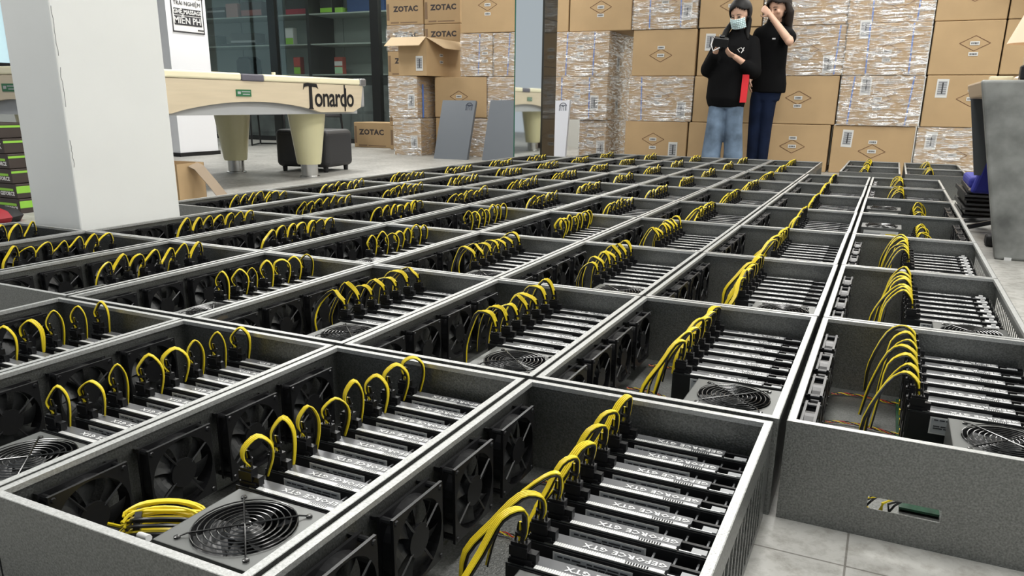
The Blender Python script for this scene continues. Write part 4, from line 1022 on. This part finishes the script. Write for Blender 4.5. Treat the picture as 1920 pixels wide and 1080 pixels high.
b = MB(); b.prism([(-0.10, -0.04), (0.10, -0.05), (0.13, 0.02), (0.0, 0.05), (-0.10, 0.04)], 0.0, 0.03); o = bevel(b.build('shoe', [BLK2], None, (0.76, 3.42, 0.0)), 0.012, 3); tag(o, 'flat black shoe behind the other, at the counter', 'shoe')
b = MB(); b.box(-0.05, 0.05, -0.035, 0.035, 0, 0.03); o = b.build('paper_box', [WTAG], None, (-2.75, 6.52, 0.0)); tag(o, 'small white paper box on the floor by the dark column', 'box')

# ------------------------------------------------------------------ the two women
SKIN = mat('skin', (0.62, 0.38, 0.27), 0.5)
def loft(b, secs, n=24, mi=0):
    k = len(b.v)
    for (x, y, z, rx, ry) in secs:
        for i in range(n):
            a = 2 * PI * i / n; b.v.append((x + rx * math.cos(a), y + ry * math.sin(a), z))
    for j in range(len(secs) - 1):
        for i in range(n):
            q = (i + 1) % n; b.f.append((k + j * n + i, k + j * n + q, k + (j + 1) * n + q, k + (j + 1) * n + i)); b.m.append(mi)
    b.f.append(tuple(k + i for i in range(n - 1, -1, -1))); b.m.append(mi)
    b.f.append(tuple(k + (len(secs) - 1) * n + i for i in range(n))); b.m.append(mi)
def ball(b, c, r, M=None, n=16, mi=0):
    k = len(b.v); rx, ry, rz = r if isinstance(r, tuple) else (r, r, r)
    for j in range(1, n):
        t = PI * j / n
        for i in range(n):
            a = 2 * PI * i / n; v = Vector((rx * math.sin(t) * math.cos(a), ry * math.sin(t) * math.sin(a), rz * math.cos(t)))
            if M: v = M @ v
            b.v.append(tuple(v + Vector(c)))
    top = len(b.v); v = Vector((0, 0, rz)); b.v.append(tuple((M @ v if M else v) + Vector(c))); v = Vector((0, 0, -rz)); b.v.append(tuple((M @ v if M else v) + Vector(c)))
    for j in range(n - 2):
        for i in range(n):
            q = (i + 1) % n; b.f.append((k + j * n + i, k + j * n + q, k + (j + 1) * n + q, k + (j + 1) * n + i)); b.m.append(mi)
    for i in range(n):
        q = (i + 1) % n; b.f.append((top, k + q, k + i)); b.m.append(mi); b.f.append((top + 1, k + (n - 2) * n + i, k + (n - 2) * n + q)); b.m.append(mi)
def limb(b, pts, rad, sides=14):
    P = [Vector(p) for p in pts]; out = []; rr = []
    for i in range(len(P) - 1):
        for j in range(5):
            t = j / 5; out.append(P[i].lerp(P[i + 1], t)); rr.append(rad[i] * (1 - t) + rad[i + 1] * t)
    out.append(P[-1]); rr.append(rad[-1])
    b.tube(out, rr, sides)
    for p, r in zip(P, rad): ball(b, p, r * 0.985, n=12)
def fuse(o, voxel, smooth=4):
    r = o.modifiers.new('remesh', 'REMESH'); r.mode = 'VOXEL'; r.voxel_size = voxel; r.use_smooth_shade = True
    s = o.modifiers.new('smooth', 'SMOOTH'); s.factor = 0.5; s.iterations = smooth
    return o
def hand(b, wrist, dirv, palm_n, curl=0.5, s=1.0, thumb=1):
    """palm and five bent fingers; dirv: towards the finger tips, palm_n: direction the palm faces"""
    d = Vector(dirv).normalized(); nn = Vector(palm_n).normalized(); side = d.cross(nn).normalized(); nn = side.cross(d).normalized()
    w0 = Vector(wrist)
    M = Matrix((side, d, nn)).transposed()
    ball(b, w0 + d * 0.042 * s, (0.037 * s, 0.047 * s, 0.014 * s), M, 12)
    for k, (off, ln) in enumerate(((-0.028, 0.058), (-0.010, 0.070), (0.009, 0.066), (0.027, 0.052))):
        p0 = w0 + d * 0.070 * s + side * off * s; a = curl * (0.8 + 0.12 * k)
        p1 = p0 + (d * math.cos(a * 0.6) + nn * math.sin(a * 0.6)) * ln * 0.45 * s
        p2 = p1 + (d * math.cos(a * 1.5) + nn * math.sin(a * 1.5)) * ln * 0.32 * s
        p3 = p2 + (d * math.cos(a * 2.3) + nn * math.sin(a * 2.3)) * ln * 0.26 * s
        b.tube([w0 + d * 0.045 * s + side * off * 0.8 * s, p0, p1, p2, p3], [0.0085 * s, 0.0085 * s, 0.008 * s, 0.0073 * s, 0.006 * s], 8)
    t0 = w0 + d * 0.018 * s + side * -0.026 * s * thumb
    b.tube([t0, t0 + (side * -0.026 * thumb + d * 0.024 + nn * 0.008) * s, t0 + (side * -0.034 * thumb + d * 0.050 + nn * 0.022) * s, t0 + (side * -0.028 * thumb + d * 0.068 + nn * 0.032) * s], [0.0115 * s, 0.010 * s, 0.009 * s, 0.0065 * s], 8)
def head_parts(b, c, M, s=1.0):
    """head in its own frame: -y is the face"""
    T = lambda v: tuple(Vector(c) + M @ (Vector(v) * s))
    ball(b, T((0, 0.008, 0.022)), (0.074 * s, 0.092 * s, 0.092 * s), M, 20)
    ball(b, T((0, -0.018, -0.030)), (0.060 * s, 0.066 * s, 0.072 * s), M, 20)
    ball(b, T((0, -0.040, -0.080)), (0.030 * s, 0.032 * s, 0.022 * s), M, 14)
    b.tube([T((0, -0.083, 0.012)), T((0, -0.094, -0.010)), T((0, -0.103, -0.028)), T((0, -0.088, -0.036))], [0.006 * s, 0.008 * s, 0.013 * s, 0.010 * s], 8)
    ball(b, T((0, -0.080, -0.056)), (0.022 * s, 0.010 * s, 0.007 * s), M, 10)
    for sx in (-1, 1):
        ball(b, T((sx * 0.074, 0.010, -0.012)), (0.010 * s, 0.018 * s, 0.030 * s), M, 10)
        ball(b, T((sx * 0.038, -0.062, -0.022)), (0.022 * s, 0.018 * s, 0.020 * s), M, 10)
def face_bits(parent, c, M, s=1.0, lips=True):
    T = lambda v: tuple(Vector(c) + M @ (Vector(v) * s))
    for sx in (-1, 1):
        e = MB(); ball(e, T((sx * 0.030, -0.0815, 0.004)), (0.0135 * s, 0.006 * s, 0.005 * s), M, 10); e.build('eye', [BLK], parent, smooth=60)
        e = MB(); e.tube([T((sx * 0.014, -0.089, 0.024)), T((sx * 0.032, -0.086, 0.028)), T((sx * 0.050, -0.072, 0.022))], [0.0022, 0.003, 0.0016], 6); e.build('eyebrow', [BLK2], parent)
    if lips:
        e = MB(); ball(e, T((0, -0.0905, -0.056)), (0.020 * s, 0.004 * s, 0.006 * s), M, 10); e.build('lips', [mat('lip', (0.45, 0.14, 0.12), 0.5)], parent, smooth=60)
def hair_cap(b, c, M, s=1.0, r=(0.082, 0.101, 0.103), low=-0.045, front=0.030):
    """shell of hair over the skull, open at the face"""
    n = 28; T = lambda v: tuple(Vector(c) + M @ (Vector(v) * s))
    k = len(b.v); idx = {}
    for j in range(n + 1):
        t = PI * j / n
        for i in range(n):
            a = 2 * PI * i / n
            v = (r[0] * math.sin(t) * math.cos(a), 0.012 + r[1] * math.sin(t) * math.sin(a), 0.022 + r[2] * math.cos(t))
            b.v.append(T(v)); idx[(j, i)] = v
    for j in range(n):
        for i in range(n):
            q = (i + 1) % n; v = idx[(j, i)]
            if v[1] < -0.030 and v[2] < 0.088 - abs(v[0]) * 0.55: continue
            if v[2] < low - 0.05: continue
            b.f.append((k + j * n + i, k + j * n + q, k + (j + 1) * n + q, k + (j + 1) * n + i)); b.m.append(0)
HAIR = mat('black_hair', (0.005, 0.0045, 0.0045), 0.6, spec=0.3, bump=0.5, bscale=90, stretch=(1, 1, 0.15))
HAIRB = mat('dark_brown_hair', (0.014, 0.009, 0.007), 0.6, spec=0.3, bump=0.5, bscale=90, stretch=(1, 1, 0.15))
HOOD = mat('black_hoodie_fabric', (0.0035, 0.0035, 0.004), 0.9, spec=0.15, bump=0.6, bscale=14)
POLO = mat('black_polo_fabric', (0.003, 0.003, 0.0035), 0.9, spec=0.15, bump=0.6, bscale=12)
JEANL = mat('washed_blue_denim', (0.13, 0.18, 0.25), 0.9, spec=0.2, bump=1.0, bscale=9, var=0.45, vscale=7)
JEAND = mat('dark_navy_denim', (0.006, 0.011, 0.030), 0.9, spec=0.15, bump=0.3, bscale=9, var=0.3, vscale=8)

# --- woman with mask, hoodie and wide jeans
ax, ay = -1.40, 6.78
body = MB()
hcA = (-1.340, 6.725, 1.478); MA = (Matrix.Rotation(0.30, 3, 'Z').inverted() @ Matrix.Rotation(0.42, 3, 'X'))
head_parts(body, hcA, MA, 1.10)
limb(body, [(-1.345, 6.80, 1.28), (-1.345, 6.77, 1.42)], [0.052, 0.048])
loft(body, [(ax, ay, 0.74, 0.13, 0.09), (ax, ay, 0.86, 0.145, 0.10), (ax + 0.01, ay, 1.0, 0.11, 0.085), (ax + 0.03, ay, 1.18, 0.14, 0.09), (ax + 0.05, ay, 1.28, 0.12, 0.07)])
limb(body, [(-1.50, 6.79, 1.24), (-1.60, 6.74, 1.00), (-1.505, 6.56, 1.150)], [0.045, 0.036, 0.025])
limb(body, [(-1.22, 6.79, 1.24), (-1.175, 6.72, 0.98), (-1.325, 6.545, 1.090)], [0.045, 0.036, 0.025])
hand(body, (-1.505, 6.56, 1.150), (0.25, -0.45, 1.0), (0.9, -0.1, -0.2), 0.75, 0.95, 1)
hand(body, (-1.325, 6.545, 1.090), (-0.75, -0.45, 0.45), (-0.3, 0.1, 0.9), 0.55, 0.95, -1)
for (fx, fy) in ((-1.51, 6.74), (-1.30, 6.77)):
    limb(body, [(fx * 0.5 + (ax) * 0.5, ay, 0.80), (fx, fy, 0.44), (fx, fy + 0.02, 0.08)], [0.085, 0.055, 0.038])
A = fuse(body.build('person', [SKIN]), 0.0062, 3)
tag(A, 'woman in white face mask, black hoodie and wide pale jeans holding a black gadget', 'person')
face_bits(A, hcA, MA, 1.10, False)
h = MB(); hair_cap(h, hcA, MA, 1.10)
hc = Vector(hcA)
ho = h.build('hair', [HAIR], A, smooth=80); sm = ho.modifiers.new('thick', 'SOLIDIFY'); sm.thickness = 0.012; sm.offset = 1
for (p, r) in (([hc + MA @ Vector((-0.078, 0.0, 0.05)), hc + MA @ Vector((-0.086, 0.005, -0.06)), (-1.455, 6.72, 1.33), (-1.485, 6.68, 1.24), (-1.49, 6.67, 1.16)], [0.012, 0.020, 0.030, 0.024, 0.008]),
               ([hc + MA @ Vector((0.078, 0.0, 0.05)), hc + MA @ Vector((0.086, 0.005, -0.06)), (-1.265, 6.74, 1.33), (-1.25, 6.72, 1.26)], [0.012, 0.020, 0.028, 0.010]),
               ([hc + MA @ Vector((0, 0.075, 0.04)), (-1.345, 6.85, 1.40), (-1.35, 6.885, 1.27), (-1.36, 6.90, 1.10)], [0.055, 0.075, 0.070, 0.030])):
    q = MB(); limb(q, p, r, 12); q.build('hair_lock', [HAIR], A, smooth=80)
q = MB(); nn_ = 9
T = lambda v: tuple(hc + MA @ (Vector(v) * 1.10))
grid = [[T((0.072 * math.sin(u) , -0.014 - 0.098 * math.cos(u) * (1 - 0.25 * abs(v - 0.35)) , -0.008 - 0.086 * v)) for u in [(-1.15 + 2.3 * i / 12) for i in range(13)]] for v in [j / 6 for j in range(7)]]
for j in range(6):
    for i in range(12): q.quad([grid[j][i], grid[j][i + 1], grid[j + 1][i + 1], grid[j + 1][i]])
fm = q.build('face_mask', [mat('mask_pale_blue', (0.55, 0.72, 0.74), 0.8)], A, smooth=80); sm = fm.modifiers.new('thick', 'SOLIDIFY'); sm.thickness = 0.004
hd = MB()
loft(hd, [(ax - 0.01, ay, 0.635, 0.172, 0.125), (ax - 0.015, ay - 0.005, 0.665, 0.180, 0.130), (ax - 0.015, ay - 0.01, 0.72, 0.196, 0.142), (ax - 0.01, ay - 0.01, 0.90, 0.192, 0.142), (ax + 0.01, ay, 1.08, 0.186, 0.138), (ax + 0.025, ay + 0.005, 1.20, 0.178, 0.120), (ax + 0.045, ay + 0.01, 1.275, 0.140, 0.095), (ax + 0.05, ay + 0.01, 1.325, 0.085, 0.080), (ax + 0.055, ay, 1.355, 0.072, 0.075)], 28)
limb(hd, [(-1.51, 6.79, 1.225), (-1.605, 6.735, 0.985), (-1.53, 6.60, 1.10)], [0.070, 0.075, 0.050])
limb(hd, [(-1.215, 6.79, 1.225), (-1.170, 6.715, 0.965), (-1.235, 6.63, 1.015)], [0.070, 0.075, 0.052])
hood = fuse(hd.build('hoodie', [HOOD], A), 0.011, 4)
q = MB(); q.prism([(-1.262, 0.68), (-1.205, 0.68), (-1.195, 0.935), (-1.255, 0.935)], 6.645, 6.675, 0, 'y'); q.build('red_panel', [mat('red_knit', (0.70, 0.02, 0.03), 0.7)], A)
q = MB()
q.tube([(-1.30, 6.635, 1.135), (-1.32, 6.632, 1.16), (-1.29, 6.633, 1.175), (-1.265, 6.64, 1.15), (-1.285, 6.636, 1.128), (-1.262, 6.642, 1.178)], 0.0035, 5); q.build('chest_logo', [WHT], A)
jn = MB()
for (fx, fy, kx) in ((-1.515, 6.74, -1.495), (-1.305, 6.77, -1.325)):
    loft(jn, [(fx, fy + 0.02, 0.025, 0.098, 0.105), (fx, fy + 0.02, 0.20, 0.092, 0.098), (kx, fy + 0.01, 0.45, 0.088, 0.092), (kx + (ax - kx) * 0.15, ay, 0.70, 0.092, 0.105), (kx + (ax - kx) * 0.3, ay, 0.80, 0.085, 0.10)], 20)
loft(jn, [(ax, ay, 0.62, 0.135, 0.10), (ax, ay, 0.75, 0.165, 0.115), (ax, ay, 0.90, 0.14, 0.10)], 24)
fuse(jn.build('wide_jeans', [JEANL], A), 0.010, 3)
for (fx, fy) in ((-1.515, 6.70), (-1.305, 6.73)):
    q = MB(); ball(q, (fx, fy - 0.03, 0.032), (0.042, 0.115, 0.032)); q.build('shoe', [WTAG], A, smooth=60)
# gadget in her hands
g = empty('handheld_camera', (-1.455, 6.475, 1.215)); tag(g, 'black handheld camera with white strap held in front of the chest', 'camera'); g.rotation_euler = (0.35, 0.1, 0.35)
q = MB(); q.box(-0.070, 0.070, -0.03, 0.03, -0.04, 0.045); q.box(-0.02, 0.03, -0.025, 0.03, 0.045, 0.065); bevel(q.build('camera_body', [BLK], g), 0.010, 3)
q = MB(); q.lathe([(0.033, -0.02), (0.036, 0.0), (0.034, 0.055), (0.028, 0.06)], 18, (0.01, 0.03, 0), 0, 'y'); q.build('lens', [BLK2], g, smooth=40)
q = MB(); q.tube([(-0.07, -0.01, 0.03), (-0.085, -0.035, -0.02), (-0.055, -0.05, -0.07), (0.0, -0.045, -0.035)], 0.006, 6); q.build('strap', [WTAG], g, smooth=60)

# --- woman with raised arm, polo and dark jeans
bx, by = -1.075, 7.03
body = MB()
hcB = (-1.035, 6.985, 1.555); MB_ = (Matrix.Rotation(-0.55, 3, 'Z') @ Matrix.Rotation(0.38, 3, 'X'))
head_parts(body, hcB, MB_, 1.06)
limb(body, [(-1.055, 7.03, 1.36), (-1.04, 7.02, 1.49)], [0.052, 0.048])
loft(body, [(bx, by, 0.78, 0.13, 0.09), (bx, by, 0.92, 0.14, 0.095), (bx, by, 1.06, 0.105, 0.08), (bx, by, 1.24, 0.135, 0.09), (bx, by, 1.36, 0.12, 0.07)])
limb(body, [(-0.94, 7.02, 1.345), (-0.885, 6.82, 1.235), (-1.085, 6.83, 1.475)], [0.045, 0.040, 0.026])
hand(body, (-1.085, 6.83, 1.475), (-0.65, 0.1, 0.55), (-0.1, 0.95, 0.0), 0.55, 0.95, -1)
limb(body, [(-1.20, 7.03, 1.34), (-1.245, 7.05, 1.10), (-1.235, 6.96, 0.90)], [0.043, 0.036, 0.026])
hand(body, (-1.235, 6.96, 0.90), (0.0, -0.15, -1.0), (0.9, 0.1, 0), 0.45, 0.95, -1)
for fx in (-1.160, -1.055):
    limb(body, [(fx * 0.5 + bx * 0.5, by, 0.82), (fx, by, 0.45), (fx, by, 0.08)], [0.08, 0.05, 0.034])
B = fuse(body.build('person', [SKIN]), 0.0062, 3)
tag(B, 'woman in black polo and dark jeans with one arm raised to her face', 'person')
face_bits(B, hcB, MB_, 1.06)
h = MB(); hair_cap(h, hcB, MB_, 1.06, (0.092, 0.110, 0.110))
ho = h.build('hair', [HAIRB], B, smooth=80); sm = ho.modifiers.new('thick', 'SOLIDIFY'); sm.thickness = 0.012; sm.offset = 1
hc = Vector(hcB)
for (p, r) in (([hc + MB_ @ Vector((0.080, 0.02, 0.04)), hc + MB_ @ Vector((0.095, 0.03, -0.06)), (-0.935, 7.01, 1.42), (-0.915, 7.02, 1.34)], [0.025, 0.040, 0.040, 0.015]),
               ([hc + MB_ @ Vector((0, 0.075, 0.04)), (-0.99, 7.09, 1.46), (-0.975, 7.13, 1.34), (-0.98, 7.14, 1.20)], [0.055, 0.075, 0.070, 0.030]),
               ([hc + MB_ @ Vector((-0.080, 0.0, 0.04)), hc + MB_ @ Vector((-0.088, 0.0, -0.06)), (-1.125, 6.99, 1.42)], [0.018, 0.026, 0.012])):
    q = MB(); limb(q, p, r, 12); q.build('hair_lock', [HAIRB], B, smooth=80)
sh = MB()
loft(sh, [(bx + 0.01, by, 0.775, 0.165, 0.115), (bx + 0.01, by, 0.86, 0.168, 0.118), (bx, by, 1.00, 0.155, 0.110), (bx - 0.005, by, 1.18, 0.160, 0.115), (bx, by, 1.30, 0.155, 0.100), (bx, by, 1.385, 0.115, 0.080), (bx + 0.01, by, 1.43, 0.066, 0.066)], 28)
limb(sh, [(-0.955, 7.03, 1.33), (-0.905, 6.90, 1.275)], [0.068, 0.072])
limb(sh, [(-1.19, 7.03, 1.325), (-1.235, 7.05, 1.17)], [0.066, 0.064])
fuse(sh.build('polo_shirt', [POLO], B), 0.010, 4)
q = MB(); q.box(-1.055, -1.025, 6.905, 6.912, 1.262, 1.276); q.build('chest_badge', [WTAG], B)
q = MB(); q.quad([(-1.105, 6.958, 1.395), (-1.055, 6.948, 1.32), (-1.03, 6.956, 1.40)]); q.build('open_neck', [SKIN], B)
jn = MB()
for fx in (-1.160, -1.055):
    loft(jn, [(fx, by, 0.07, 0.050, 0.055), (fx, by, 0.25, 0.055, 0.060), (fx, by, 0.45, 0.062, 0.068), (fx + (bx - fx) * 0.2, by, 0.70, 0.085, 0.095), (fx + (bx - fx) * 0.4, by, 0.82, 0.09, 0.10)], 18)
loft(jn, [(bx, by, 0.70, 0.125, 0.095), (bx, by, 0.82, 0.150, 0.108), (bx, by, 0.92, 0.14, 0.10)], 24)
fuse(jn.build('dark_jeans', [JEAND], B), 0.009, 3)
for fx in (-1.160, -1.055):
    q = MB(); ball(q, (fx, by - 0.05, 0.034), (0.040, 0.112, 0.034)); q.build('shoe', [BLK], B, smooth=60)
